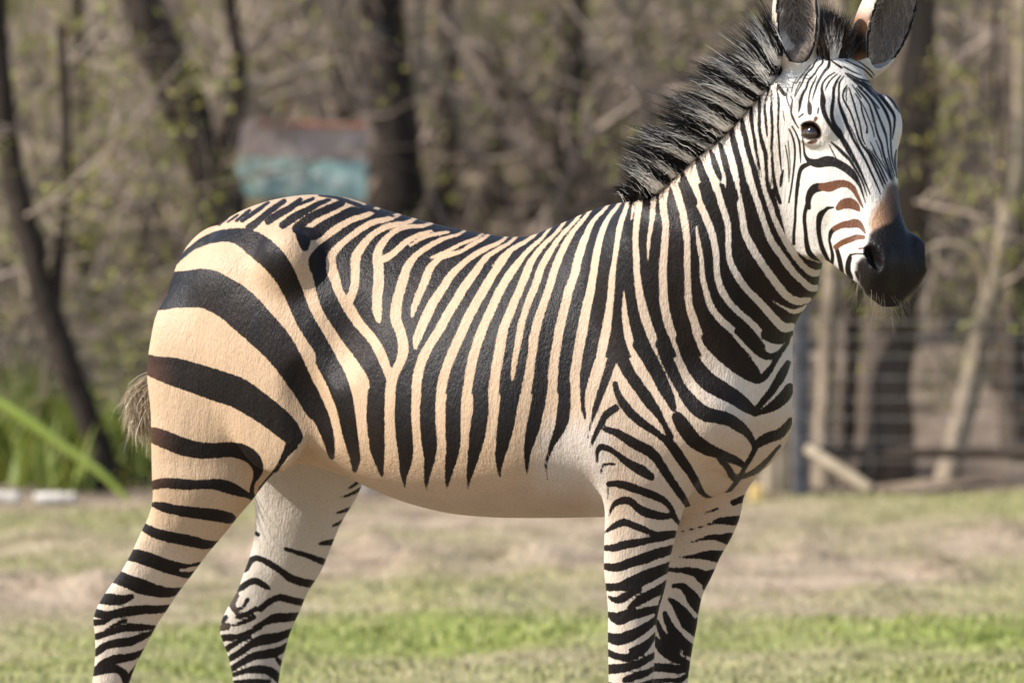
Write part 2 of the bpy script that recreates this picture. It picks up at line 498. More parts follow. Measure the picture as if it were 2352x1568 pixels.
SHR = []
for k in range(5):
    (v, f), e, rng = make_shrub_mesh(40 + k, 2.3, 6)
    me = bpy.data.meshes.new('stems'); o_ = mesh_obj('stems_tmp', v, f, None); me = o_.data; bpy.data.objects.remove(o_)
    ms_ = []
    for dens in (.16, .95):
        q = e[rng.random(len(e)) < dens]; q = np.repeat(q, 2, 0) + rng.normal(0, .03, (len(q) * 2, 3))
        vv, ff = leaf_quads(q, .021, rng)
        o_ = mesh_obj('leaves_tmp', vv, ff, m_bud); ms_.append(o_.data); bpy.data.objects.remove(o_)
    SHR.append((me, ms_))
shr_i = 0


def shrub(u, y, sc, mat, leafy, label, rz):
    global shr_i
    p = px(u, 700, y)
    x = p[0]
    me, lv = SHR[shr_i % 5]
    shr_i += 1
    r = bpy.data.objects.new('twiggy_shrub', None); COL.objects.link(r)
    r.location = (x, y, float(ground_z(np.array([x]), np.array([y]))[0])); r.scale = (sc, sc, sc); r.rotation_euler = (0, 0, rz)
    tag(r, label, 'shrub', 'twiggy shrubs filling the wood edge')
    me2 = me.copy(); me2.materials.clear(); me2.materials.append(mat)
    a = bpy.data.objects.new('stem', me2); COL.objects.link(a); a.parent = r
    b = bpy.data.objects.new('foliage', lv[leafy]); COL.objects.link(b); b.parent = r


SHRUBS = [(-90, 13.4, .7, 1), (90, 15.4, .9, 1), (270, 17.2, 1.0, 1), (410, 17.8, 1.0, 1), (-120, 13.8, 1.0, 1), (470, 19.5, 1.1, 1), (250, 17, 1.1, 1), (90, 16.5, 1.1, 1),
          (690, 13.0, .6, 0), (700, 16, 1.0, 0), (820, 14.2, .9, 0), (1010, 13.8, .85, 0), (1100, 15.4, 1.0, 0), (1200, 14.2, .9, 0), (1380, 14.6, .95, 0), (1460, 13.6, .85, 0), (1560, 15.2, 1.0, 0), (1650, 14.0, .9, 0),
          (1740, 15.6, 1.0, 0), (1850, 14.6, .9, 0), (2000, 15.4, 1.0, 0), (2140, 14.4, .9, 0), (2230, 13.4, .75, 0), (2300, 15.6, 1.0, 0), (2420, 14.2, .9, 0), (2520, 15, 1.0, 0),
          (560, 18.5, 1.2, 0), (880, 18.5, 1.2, 0), (1270, 18.5, 1.2, 0), (1500, 18.8, 1.2, 0), (1780, 18.5, 1.2, 0), (2080, 18.5, 1.2, 0), (2360, 18.5, 1.2, 0), (-250, 15, 1.1, 1), (340, 19, 1.2, 1), (2650, 14.5, 1.0, 0), (1990, 12.2, .28, 0), (2120, 12.6, .34, 0), (2290, 12.3, .30, 0), (1860, 13.0, .4, 0), (1940, 13.4, .5, 0), (2030, 13.6, .45, 0), (2110, 13.9, .55, 0), (2200, 12.9, .4, 0), (2260, 13.9, .5, 0), (2345, 13.1, .45, 0), (1830, 12.6, .3, 0), (30, 12.9, .5, 1), (230, 13.2, .5, 0), (60, 12.4, .4, 1), (330, 12.6, .4, 1), (-420, 14.5, 1.1, 1)]
TREE_AT = [(550, 14.0, 'the thick leaning forked tree'), (915, 15.0, 'the stout knot-hole tree'), (165, 11.7, 'the slanting tree by the logs'), (1296, 16.0, 'the dark tree between branch and mane'), (2034, 11.75, 'the broad brown trunk'),
           (2250, 11.6, 'the pale forked tree'), (1896, 11.6, 'the tan straight trunk'), (1950, 12.0, 'the narrow dark trunk'), (2330, 12.4, 'the rough brown trunk'), (1008, 16.5, 'the slim brown paired tree'),
           (790, 17.5, 'the grey-brown trunk at the sign'), (190, 15.5, 'the slim dark thicket tree'), (1140, 18.0, 'the slim tree above the zebra')]
for k, (u, y, sc, lf) in enumerate(SHRUBS):
    if not lf and y < 15.9 and k % 4: y, sc = y + 2.6, sc * 1.1
    dk = 1 if k % 3 == 2 else 0
    du_, ty, tn = min((abs(a - u), b, c) for a, b, c in TREE_AT)
    where = 'behind' if y > ty + .6 else ('before' if y < ty - .6 else 'close beside')
    if u < -60 or u > 2400: where, tn = 'standing apart from', tn
    kind_ = ('dark-stemmed', 'pale-stemmed')[1 - dk] + (' leafy yellow-green shrub' if lf else ' bare twiggy shrub')
    shrub(u, y, sc, (M_TWIG, M_TWIG2)[dk], lf, f'{kind_} {where} {tn}', k * 2.399)

# ---- the wood goes on to both sides: copies of whole trees, each with its own parts
def copy_tree(o, parent=None):
    c = o.copy(); COL.objects.link(c); c.parent = parent
    for ch in [q for q in o.children]: copy_tree(ch, c)
    return c


SRC = [o for o in bpy.data.objects if o.get('category') == 'tree']
for k, (x, y) in enumerate(((-3.6, 14.5), (-4.4, 12.8), (-5.2, 15.2), (-6.3, 13.6), (-7.5, 15.8), (-8.8, 14.0), (3.6, 13.8), (4.4, 15.6), (5.3, 13.2), (6.4, 14.8), (7.6, 13.4), (8.8, 15.4))):
    o = copy_tree(SRC[(k * 5 + 1) % len(SRC)])
    o.location = (x, y, float(ground_z(np.array([x]), np.array([y]))[0]) - .08); o.rotation_euler = (0, 0, k * 1.3)
    tag(o, 'bare tree further along the wood edge, well away from the zebra', 'tree', 'trees further along the wood edge')
SRS = [o for o in bpy.data.objects if o.get('category') == 'shrub']
for k in range(26):
    x = (3.3 + .27 * k) * (1 if k % 2 else -1); y = 12.6 + (k * 37 % 50) / 12
    o = copy_tree(SRS[(k * 7) % len(SRS)])
    o.location = (x, y, float(ground_z(np.array([x]), np.array([y]))[0])); o.rotation_euler = (0, 0, k * 2.1); o.scale = (.95, .95, .95)
    tag(o, 'twiggy shrub further along the wood edge, well away from the zebra', 'shrub', 'shrubs further along the wood edge')

# ---- weathered sign on the trees
def box(name, c, size, mat, parent=None, rot=None):
    x, y, z = (s / 2 for s in size)
    vs = [(sx * x, sy * y, sz * z) for sx in (-1, 1) for sy in (-1, 1) for sz in (-1, 1)]
    fs = [(0, 1, 3, 2), (4, 6, 7, 5), (0, 4, 5, 1), (2, 3, 7, 6), (0, 2, 6, 4), (1, 5, 7, 3)]
    o = mesh_obj(name, vs, fs, mat, parent, smooth=False)
    o.location = c
    if rot: o.rotation_euler = rot
    md = o.modifiers.new('bevel', 'BEVEL'); md.width = min(size) * .2; md.segments = 2
    return o


def flat_mat(name, c0, c1, sc=6, rough=.8):
    m, nn, ll, bs = new_mat(name)
    t = nn.new('ShaderNodeTexCoord')
    ll.new(ramp(nn, ll, tex_noise(nn, ll, sc, 4, .6, t.outputs['Object']), [(.35, c0), (.65, c1)]), bs.inputs['Base Color'])
    bs.inputs['Roughness'].default_value = rough
    return m


SY = 14.5
sg = bpy.data.objects.new('sign_board', None); COL.objects.link(sg)
c = px(695, 370, SY)
sg.location = c; sg.rotation_euler = (0, .03, .10)
tag(sg, 'weathered teal and brown sign board on a post behind the thicket', 'sign')
ku = KPX * (SY - CAM_Y)
box('upper_panel', (0, 0, 46 * ku), (296 * ku, .02, 84 * ku), flat_mat('sign_brown', (.42, .31, .27), (.68, .54, .48), 9), sg)
box('lower_panel', (0, -.003, -42 * ku), (296 * ku, .02, 88 * ku), flat_mat('sign_teal', (.34, .52, .47), (.50, .68, .62), 7), sg)
box('top_strip', (20 * ku, -.012, 84 * ku), (240 * ku, .02, 12 * ku), flat_mat('sign_red', (.50, .16, .10), (.62, .30, .20), 12), sg)
mw = flat_mat('sign_white', (.60, .70, .64), (.70, .76, .70), 8)
for du, dv, w_, h_ in ((-62, -26, 46, 26), (-14, -38, 38, 44), (-96, -50, 24, 30), (38, -30, 26, 22), (80, -46, 40, 28)):
    box('paint_patch', (du * ku, -.016, dv * ku), (w_ * ku, .006, h_ * ku), mw, sg)
pz = float(ground_z(np.array([c[0]]), np.array([SY + .05]))[0])
box('post', (0, .06, (pz - c[2]) / 2), (.07, .07, c[2] - pz + .2), M_MID, sg)

# ---- woven wire fence along the wood edge
FY = 11.25
m_post = flat_mat('post_grey', (.035, .036, .042), (.085, .083, .09), 14)
m_wood = flat_mat('post_wood', (.20, .155, .10), (.36, .29, .20), 10)
m_wire = flat_mat('fence_wire', (.22, .20, .18), (.32, .29, .26), 20, .5)
fr = bpy.data.objects.new('wire_fence', None); COL.objects.link(fr)
fr.location = (0, FY, 0)
tag(fr, 'woven wire fence on dark posts along the wood edge behind the paddock', 'fence')
kf = KPX * (FY - CAM_Y)


def gz1(x, y):
    return float(ground_z(np.array([x]), np.array([y]))[0])


XP = [px(1841, 900, FY)[0]] 
for k in range(1, 5): XP.append(XP[0] + 2.35 * k)
for k, x in enumerate(XP):
    z = gz1(x, FY)
    h = 1.05 if k == 0 else 1.2
    box('post', (x, 0, z + h / 2 - .1), (40 * kf, 40 * kf, h + .1), m_post, fr)
x0, x1 = XP[0], XP[-1]
for vz in (1060, 1010, 960, 912, 866, 820, 776, 735):
    zz = px(2000, vz, FY)[2]
    pts = [np.array([x, -.035, zz + .006 * math.sin(x * 3 + vz)]) for x in np.linspace(x0, x1, 30)]
    v, f = tube_mesh([(np.array(pts), np.full(30, .0017))], 5)
    mesh_obj('wire', v, f, m_wire, fr)
zt, zb = px(2000, 735, FY)[2], gz1(2.3, FY) + .02
for k in range(18):
    x = x0 + (x1 - x0) * (k + .5) / 18
    v, f = tube_mesh([(np.array([[x, -.038, zb], [x, -.038, (zb + zt) / 2], [x, -.038, zt]]), np.full(3, .0010))], 4)
    mesh_obj('stay_wire', v, f, m_wire, fr)
rz_ = px(2200, 938, FY)[2]
v, f = tube_mesh([(np.array([[XP[0] + .35 * 2.35, .05, rz_ - .01], [x0 + 3, .05, rz_], [x1, .05, rz_ + .03]]), np.array([.024, .026, .024]))], 8)
mesh_obj('rail', v, f, M_MID, fr)
rz2 = px(2200, 1036, FY)[2]
v, f = tube_mesh([(np.array([[XP[0] + .02, .05, rz2 - .01], [x0 + 3, .05, rz2], [x1, .05, rz2 + .02]]), np.array([.022, .024, .022]))], 8)
mesh_obj('rail', v, f, M_MID, fr)
v, f = tube_mesh([(np.array([px(1855, 1030, FY - .1) - [0, FY, 0], px(1930, 1078, FY - .2) - [0, FY, 0], px(2003, 1126, FY - .3) - [0, FY, 0]]), np.array([.022, .024, .022]))], 8)
mesh_obj('brace', v, f, m_wood, fr)
wp = box('wood_post', (px(1785, 1060, FY + .12)[0], FY + .12, gz1(px(1785, 1060, FY + .12)[0], FY + .12) + .10), (.10, .09, .34), m_wood)
tag(wp, 'short square pale wooden post beside the dark fence post', 'post')
yb = box('yellow_block', (px(1738, 1120, EDGE_Y)[0], EDGE_Y, gz1(px(1738, 1120, EDGE_Y)[0], EDGE_Y) + .025), (.05, .06, .07), flat_mat('yellow_wood', (.50, .33, .10), (.62, .44, .17), 9))
tag(yb, 'small yellowish wood block on the ground by the pale wooden post', 'block')
gp = box('grey_post', (px(848, 1120, 11.1)[0], 11.1, gz1(px(848, 1120, 11.1)[0], 11.1) + .05), (.06, .06, .42), flat_mat('grey_wood', (.16, .14, .13), (.30, .27, .25), 9))
tag(gp, 'short grey post at the paddock edge behind the zebra\'s belly', 'post')

# ---- pale logs on the ground, arching green stalk, low rail behind them
m_log, nn, ll, bs = new_mat('bleached_wood')
t = nn.new('ShaderNodeTexCoord')
ll.new(ramp(nn, ll, tex_noise(nn, ll, 14, 4, .6, t.outputs['Object']), [(.3, (.36, .31, .26)), (.6, (.58, .53, .46))]), bs.inputs['Base Color'])
bs.inputs['Roughness'].default_value = .8
LY = 10.75
for k, (ua, ub, v0, r_, lab) in enumerate(((-150, 63, 1156, .028, 'longer bleached log lying at the paddock edge'), (72, 182, 1158, .026, 'shorter bleached log lying below the slanting tree'))):
    a, b = px(ua, v0, LY), px(ub, v0 + 2, LY)
    gz_ = max(gz1(a[0], LY), gz1(b[0], LY))
    n = 14
    P = np.array([a + (b - a) * t_ for t_ in np.linspace(0, 1, n)])
    P[:, 2] = np.linspace(gz1(a[0], LY), gz1(b[0], LY), n) + r_ * .8
    R = np.full(n, r_) * (1 + .08 * np.sin(np.arange(n) * 1.7 + k)); R[0] *= .2; R[-1] *= .2; P[0] = P[1] - [.002, 0, 0]; P[-1] = P[-2] + [.002, 0, 0]
    v, f = tube_mesh([(P, R)], 12)
    o = mesh_obj('bleached_log', v, f, m_log)
    tag(o, lab, 'log', 'bleached logs at the paddock edge')
m_stalk = flat_mat('stalk_green', (.30, .37, .05), (.38, .45, .09), 5, .5)
AY = 10.95
P = [px(u, v, AY) for u, v in ((-260, 740), (-150, 825), (0, 925), (90, 985), (170, 1043), (232, 1086), (300, 1138))]
P[-1][2] = gz1(P[-1][0], AY) - .01
C_, R_ = smooth_path(P, [.010, .014, .019, .019, .016, .014, .011], 30)
v, f = tube_mesh([(C_, R_)], 8)
o = mesh_obj('arching_stalk', v, f, m_stalk)
tag(o, 'long yellow-green plant stalk arching down to the ground before the slanting tree', 'plant stalk')
print('setting', round(time.time() - T0, 1), len(bpy.data.objects))
# ================================================================== ZEBRA: body as one implicit surface
VOX = 0.005
THETA = math.radians(28)
FB = np.array([math.cos(THETA), -math.sin(THETA), 0.0])      # forward along the trunk
RB = np.array([-math.sin(THETA), -math.cos(THETA), 0.0])     # towards the zebra's right side (the visible flank)
UP = np.array([0.0, 0.0, 1.0])


def on_mid(u, v, lat=0.0):
    """pixel -> point on the vertical plane parallel to the midline, lat metres to the visible side"""
    a = (u - 1176) * KPX
    b = (784 - v) * KPX
    d = np.array([a, CP + b * SP, -SP + b * CP])
    o = np.array([0.0, CAM_Y, CAM_H])
    t = (lat - o @ RB) / (d @ RB)
    return o + d * t


def smin(a, b, k):
    h = np.clip(0.5 + 0.5 * (b - a) / k, 0, 1)
    return b + (a - b) * h - k * h * (1 - h)


def smax(a, b, k):
    return -smin(-a, -b, k)


def dense(tab, n=160):
    """smooth (Hermite) resampling of a table of (s, value)"""
    t = np.array(sorted(tab), float)
    x, y = t[:, 0], t[:, 1]
    if len(x) < 3:
        return t
    h = np.diff(x)
    dl = np.diff(y) / h
    m = np.empty_like(y)
    m[1:-1] = (dl[:-1] * h[1:] + dl[1:] * h[:-1]) / (h[:-1] + h[1:])
    m[0], m[-1] = dl[0], dl[-1]
    q = np.linspace(x[0], x[-1], n)
    i = np.clip(np.searchsorted(x, q) - 1, 0, len(h) - 1)
    u = (q - x[i]) / h[i]
    v = (2 * u ** 3 - 3 * u ** 2 + 1) * y[i] + (u ** 3 - 2 * u ** 2 + u) * h[i] * m[i] + (-2 * u ** 3 + 3 * u ** 2) * y[i + 1] + (u ** 3 - u ** 2) * h[i] * m[i + 1]
    return np.stack([q, v], 1)


class Profile:
    """loft along a straight axis a; tables give upper and lower edge along n, half width and centre along r"""
    def __init__(self, o, a, r, n, top, bot, wid, egg=((-9, 0), (9, 0)), power=2.2, lc=((-9, 0), (9, 0))):
        self.o, self.a, self.r, self.n = (np.asarray(q, np.float32) for q in (o, a, r, n))
        self.top, self.bot, self.wid, self.egg, self.lc = (dense(q) for q in (top, bot, wid, egg, lc))
        self.s0, self.s1 = self.wid[0, 0], self.wid[-1, 0]
        self.p = power
        pts = []
        for s in np.linspace(self.s0, self.s1, 24):
            T, B, W, C = (np.interp(s, q[:, 0], q[:, 1]) for q in (self.top, self.bot, self.wid, self.lc))
            e = .03 if s in (self.s0, self.s1) else 0
            for n_ in (T, B):
                for l in (C - W, C + W):
                    pts.append(self.o + self.a * s + self.r * l + self.n * n_)
        self.lo, self.hi = np.min(pts, 0) - 0.05, np.max(pts, 0) + 0.05

    def __call__(self, P):
        v = (P - self.o).astype(np.float32)
        s, l, n = v @ self.a, v @ self.r, v @ self.n
        sc = np.clip(s, self.s0, self.s1)
        I = lambda q: np.interp(sc, q[:, 0], q[:, 1]).astype(np.float32)
        top, bot, w, e = I(self.top), I(self.bot), I(self.wid), I(self.egg)
        l = l - I(self.lc)
        h = np.maximum((top - bot) / 2, 0.004)
        t = (n - (top + bot) / 2) / h
        w = np.maximum(w, .004) * (1 + e * np.clip(t, -1, 1))
        ov = (s - sc)
        m = np.minimum(w, h)
        if self.p == 2:
            q = np.sqrt((l / w) ** 2 + t ** 2 + (ov / m) ** 2)
        else:
            q = (np.abs(l / w) ** self.p + np.abs(t) ** self.p) ** (1 / self.p)
            q = np.sqrt(q * q + (ov / m) ** 2)
        return (q - 1) * m


class Tube:
    """elliptic tube; stations = (centre, unit axis e1, radius along e1, radius across)"""
    def __init__(self, st):
        self.st = [(np.asarray(c, float), np.asarray(e, float) / np.linalg.norm(e), r1, r2) for c, e, r1, r2 in st]
        cs = np.array([s[0] for s in self.st])
        rm = max(max(s[2], s[3]) for s in self.st)
        self.lo, self.hi = cs.min(0) - rm - 0.03, cs.max(0) + rm + 0.03

    def __call__(self, P):
        best = None
        for (c0, e0, a0, b0), (c1, e1, a1, b1) in zip(self.st[:-1], self.st[1:]):
            d = c1 - c0
            L = np.linalg.norm(d)
            tn = d / L
            v = P - c0
            t = np.clip((v @ tn) / L, 0, 1)
            E = e0[None] * (1 - t)[:, None] + e1[None] * t[:, None]
            E /= np.linalg.norm(E, axis=1, keepdims=True)
            F = np.cross(tn[None], E)
            F /= np.linalg.norm(F, axis=1, keepdims=True)
            w = v - t[:, None] * d[None]
            ra, rb = a0 + (a1 - a0) * t, b0 + (b1 - b0) * t
            G = np.cross(E, F)
            x, y, z = (w * E).sum(1), (w * F).sum(1), (w * G).sum(1)
            rc = np.minimum(ra, rb)
            k0 = np.sqrt((x / ra) ** 2 + (y / rb) ** 2 + (z / rc) ** 2) + 1e-9
            k1 = np.sqrt((x / ra ** 2) ** 2 + (y / rb ** 2) ** 2 + (z / rc ** 2) ** 2) + 1e-9
            q = k0 * (k0 - 1) / k1
            best = q if best is None else np.minimum(best, q)
        return best.astype(np.float32)


class Ell:
    def __init__(self, c, axes, rad):
        self.c = np.asarray(c, float)
        self.A = np.array([np.asarray(a, float) / np.linalg.norm(a) for a in axes])
        self.r = np.asarray(rad, float)
        m = self.r.max() + 0.03
        self.lo, self.hi = self.c - m, self.c + m

    def __call__(self, P):
        v = (P - self.c) @ self.A.T
        k0 = np.linalg.norm(v / self.r, axis=1) + 1e-9
        k1 = np.linalg.norm(v / self.r ** 2, axis=1) + 1e-9
        return (k0 * (k0 - 1) / k1).astype(np.float32)


EX = np.array([1.0, 0, 0])
EY = np.array([0, 1.0, 0])


def leg(rows, lat, ratio, power=2.0):
    """rows (left u, right u, v[, depth ratio, lateral offset]) of a limb -> horizontal slices"""
    top, bot, wid, lc = [], [], [], []
    for row in rows:
        u0, u1, v = row[:3]
        dr = row[3] if len(row) > 3 else ratio
        la = row[4] if len(row) > 4 else lat
        c = on_mid((u0 + u1) / 2, v, la)
        p0, p1 = px(u0, v, c[1]), px(u1, v, c[1])
        s = -c[2]
        top.append((s, p1[0])); bot.append((s, p0[0])); wid.append((s, (p1[0] - p0[0]) / 2 * dr)); lc.append((s, c[1]))
    t = Profile((0, 0, 0), -UP, EY, EX, top, bot, wid, power=power, lc=lc)
    t.end = np.array([(top[-1][1] + bot[-1][1]) / 2, lc[-1][1], -top[-1][0]])
    return t


# ---- trunk
def trunk_tab(pts):
    out = []
    for u, v in pts:
        p = on_mid(u, v)
        out.append((p @ FB, p[2]))
    return out


S_OF = lambda u: on_mid(u, 800) @ FB
DORSAL = [(385, 640), (420, 596), (480, 540), (566, 484), (616, 464), (673, 451), (723, 447), (773, 451), (846, 472), (930, 497), (1023, 521), (1090, 534), (1180, 544), (1223, 541), (1263, 527), (1313, 505), (1363, 483), (1413, 468), (1460, 464), (1540, 500), (1640, 600), (1740, 740)]
VENTRAL = [(385, 900), (480, 980), (600, 1030), (720, 1062), (790, 1085), (839, 1101), (879, 1120), (929, 1141), (996, 1163), (1062, 1178), (1146, 1186), (1246, 1188), (1346, 1187), (1450, 1183), (1560, 1165), (1640, 1120), (1740, 1030)]
trunk = Profile((0, 0, 0), FB, RB, UP, trunk_tab(DORSAL), trunk_tab(VENTRAL),
                [(S_OF(512), .115), (S_OF(555), .165), (S_OF(620), .20), (S_OF(720), .215), (S_OF(850), .215), (S_OF(1000), .235), (S_OF(1150), .245), (S_OF(1280), .235), (S_OF(1400), .20), (S_OF(1500), .18), (S_OF(1590), .165), (S_OF(1640), .145), (S_OF(1675), .115)],
                egg=[(S_OF(400), 0), (S_OF(700), -.05), (S_OF(900), -.22), (S_OF(1200), -.28), (S_OF(1400), -.32), (S_OF(1600), -.1)], power=2.15)

# ---- neck: sliced across an axis in the picture's plane direction, its depth running out to the turned head
HEAD_Y = -0.50
NK0, NK1 = px(1560, 800, -.2), px(1850, 370, -.2)
NA = NK1 - NK0
NA[1] = 0
NA /= np.linalg.norm(NA)
NN = np.array([-NA[2], 0, NA[0]])          # towards the mane


def neck_prof(mane, throat, mid):
    top, bot, wid, lc = [], [], [], []
    ys = np.array([(((px(u, v, -.2)) - NK0) @ NA, y, w) for u, v, y, w in mid])
    for u, v in mane:
        s = (px(u, v, -.2) - NK0) @ NA
        y = np.interp(s, ys[:, 0], ys[:, 1])
        p = px(u, v, y) - NK0
        top.append((p @ NA, p @ NN))
    for u, v in throat:
        s = (px(u, v, -.2) - NK0) @ NA
        y = np.interp(s, ys[:, 0], ys[:, 1])
        p = px(u, v, y) - NK0
        bot.append((p @ NA, p @ NN))
    o = NK0.copy(); o[1] = 0
    return Profile(o, NA, EY, NN, top, bot, [(a, c) for a, b, c in ys], lc=[(a, b) for a, b, c in ys], power=2.1, egg=[(-.4, -.05), (0, -.12), (.5, -.15)])


neck = neck_prof([(1330, 770), (1360, 640), (1405, 530), (1455, 460), (1499, 451), (1546, 411), (1596, 365), (1658, 317), (1712, 260), (1756, 210), (1790, 172), (1812, 150)],
                 [(1700, 1120), (1750, 1070), (1780, 1030), (1798, 995), (1811, 955), (1811, 860), (1810, 800), (1820, 757), (1840, 721), (1856, 697), (1876, 672), (1880, 644), (1888, 607), (1895, 560)],
                 [(1480, 900, -.13, .10), (1560, 800, -.18, .155), (1610, 720, -.215, .16), (1670, 640, -.25, .145), (1720, 560, -.285, .125), (1770, 480, -.325, .108), (1815, 410, -.36, .095), (1855, 345, -.40, .082), (1880, 300, -.42, .070), (1900, 270, -.425, .05)])

# ---- legs: left and right edge per picture row
near_hind = leg([(405, 600, 650, .5, .10), (362, 640, 715, .5, .11), (346, 660, 780, .5, .12), (338, 668, 850, .48, .125), (346, 690, 950, .42, .13), (347, 690, 1010, .38, .135), (348, 655, 1060, .40, .14), (349, 612, 1105, .44),
                 (350, 578, 1150, .48), (341, 548, 1185, .5), (322, 516, 1225, .5), (301, 478, 1270, .5), (277, 446, 1313, .5), (253, 421, 1345, .5), (232, 399, 1376, .48), (219, 382, 1403, .48), (214, 368, 1422, .48),
                 (217, 352, 1450, .5), (219, 331, 1490, .55), (216, 311, 1530, .6), (212, 297, 1568, .68), (205, 276, 1640, .8), (198, 266, 1760, .85), (192, 284, 1850, .9), (205, 290, 1905, .9)], .15, .5)
far_hind = leg([(600, 840, 760, .4, -.10), (600, 860, 860, .42, -.11), (600, 862, 960, .42, -.12), (590, 850, 1050, .42, -.13), (585, 820, 1140, .45), (587, 784, 1200, .5), (579, 760, 1258, .5), (561, 737, 1312, .5), (542, 706, 1362, .5),
                (520, 690, 1400, .48), (507, 676, 1430, .48), (505, 667, 1452, .48), (513, 660, 1476, .5), (522, 653, 1500, .52), (530, 645, 1533, .58), (536, 640, 1568, .62), (543, 630, 1640, .72), (548, 618, 1750, .82), (543, 630, 1845, .9), (553, 640, 1890, .9)], -.15, .5)
near_fore = leg([(1440, 1600, 760, .4, .10), (1400, 1630, 860, .38, .12), (1360, 1632, 950, .38, .13), (1347, 1624, 1010, .38, .135), (1356, 1610, 1060, .38, .135), (1378, 1592, 1100, .42, .135), (1388, 1574, 1160, .48),
                 (1388, 1553, 1227, .52), (1387, 1542, 1270, .56), (1388, 1533, 1322, .58), (1392, 1527, 1352, .62), (1396, 1513, 1402, .7), (1396, 1506, 1452, .75), (1397, 1503, 1520, .78), (1398, 1501, 1568, .78), (1404, 1490, 1640, .75),
                 (1412, 1476, 1740, .8), (1404, 1490, 1860, .9), (1410, 1500, 1920, .9)], .125, .55)
far_fore = leg([(1580, 1730, 960, .5, -.09), (1575, 1726, 1060, .5, -.1), (1572, 1709, 1140, .5, -.11), (1560, 1698, 1192, .55), (1545, 1682, 1230, .55), (1526, 1653, 1282, .58), (1512, 1634, 1325, .6), (1505, 1616, 1360, .65), (1500, 1607, 1395, .7),
                (1499, 1600, 1440, .72), (1498, 1592, 1480, .75), (1496, 1585, 1526, .75), (1493, 1579, 1568, .75), (1494, 1573, 1630, .75), (1500, 1562, 1730, .8), (1492, 1575, 1840, .9), (1500, 1585, 1895, .9)], -.12, .55)


def hoof(t, fwd):
    c = t.end
    g = np.array([c[0], c[1], 0.0]) + fwd * 0.03
    return Tube([(c, fwd, .036, .034), (c * .5 + g * .5, fwd, .040, .038), (g + UP * 0.05, fwd, .046, .044), (g - UP * .03, fwd, .058, .054)])


hooves = [hoof(t, FB) for t in (near_hind, far_hind, near_fore, far_fore)]

# ---- muscles that break up the trunk surface
def bump(u, v, lat, ru, rv, rl, tilt=0.0):
    c = on_mid(u, v, lat)
    ca, sa = math.cos(tilt), math.sin(tilt)
    e1 = FB * ca - UP * sa
    e2 = FB * sa + UP * ca
    return Ell(c, (e1, e2, RB), (ru, rv, rl))


muscles = [bump(1500, 790, .11, .085, .22, .075, -.35),       # shoulder blade
           bump(1590, 950, .10, .11, .09, .075, .3),           # point of shoulder
           bump(570, 670, .11, .125, .095, .08, .35),            # croup
           bump(500, 830, .15, .11, .20, .06, .1)]            # buttock
muscles += [bump(662, 600, .175, .06, .065, .050, .3),       # point of the hip
            bump(610, 900, .19, .10, .16, .03, -.2)]          # thigh muscle
hollows = [(bump(775, 735, .252, .07, .13, .058, .35), .035), (bump(705, 960, .232, .045, .10, .040, -.25), .03), (bump(1395, 1010, .235, .03, .13, .035, -.1), .03)]
far_muscles = []

# ---- head frame
PSI, PIT = math.radians(32), math.radians(65)
HA = np.array([math.sin(PSI) * math.cos(PIT), -math.cos(PSI) * math.cos(PIT), -math.sin(PIT)])     # towards the nose
HR = np.array([-math.cos(PSI), -math.sin(PSI), 0.0])                                               # its right cheek
HN = np.array([math.sin(PSI) * math.sin(PIT), -math.cos(PSI) * math.sin(PIT), math.cos(PIT)])      # out of the forehead
HF = px(1995, 283, HEAD_Y)


def hp(s, l, n):
    return HF + HA * s + HR * l + HN * n


head = Profile(HF, HA, HR, HN,
               [(-.18, -.075), (-.15, -.035), (-.10, -.010), (-.05, -.001), (0, 0), (.06, -.002), (.12, -.004), (.18, -.005), (.22, -.004), (.26, -.004), (.285, -.012), (.305, -.028), (.32, -.048), (.330, -.065)],
               [(-.18, -.14), (-.12, -.19), (-.06, -.225), (0, -.245), (.05, -.255), (.09, -.258), (.13, -.25), (.165, -.228), (.20, -.192), (.23, -.165), (.26, -.135), (.285, -.112), (.305, -.10), (.33, -.09)],
               [(-.18, .045), (-.14, .058), (-.10, .064), (-.07, .073), (-.04, .084), (0, .092), (.04, .091), (.08, .084), (.126, .071), (.16, .062), (.20, .057), (.24, .058), (.27, .058), (.295, .053), (.315, .043), (.33, .028)],
               egg=[(-.18, 0), (-.05, .02), (0, .02), (.06, -.02), (.12, -.06), (.18, -.06), (.24, .0), (.29, .06), (.33, 0)], power=2.6)
head_add = []
for sd in (1, -1):
    head_add += [(Ell(hp(-.028, .076 * sd, -.030), (HA, HR, HN), (.040, .020, .020)), .03),        # brow
                 (Ell(hp(.060, .062 * sd, -.165), (HA + HN * .3, HR, HN - HA * .3), (.085, .026, .080)), .03),   # cheek
                 (Ell(hp(.092, .050 * sd, -.190), (HA + HN * .15, HR, HN - HA * .15), (.095, .024, .072)), .02),   # jaw
                 (Ell(hp(.100, .054 * sd, -.075), (HA - HN * .1, HR, HN), (.10, .014, .016)), .03),     # facial crest
                 (Ell(hp(.258, .046 * sd, -.032), (HA, HR + HN * .3, HN), (.042, .023, .028)), .018),   # nostril flare
                 (Ell(hp(.290, .030 * sd, -.055), (HA, HR, HN), (.032, .030, .032)), .015)]         # upper lip
head_add += [(Ell(hp(.292, 0, -.091), (HA - HN * .2, HR, HN), (.032, .032, .015)), .012)]            # chin
head_sub = []
for sd in (1, -1):
    ax = HA * .9 - HR * .22 * sd
    head_sub += [(Ell(hp(.264, .055 * sd, -.012) if sd == 1 else hp(.264, -.064, -.030), (ax, np.cross(ax, HN), HN), (.027, .0095, .030)), .005)]
# mouth slit
head_sub += [(Ell(hp(.305, 0, -.0815), (HA + HN * .12, HR, HN), (.050, .075, .0035)), .004)]

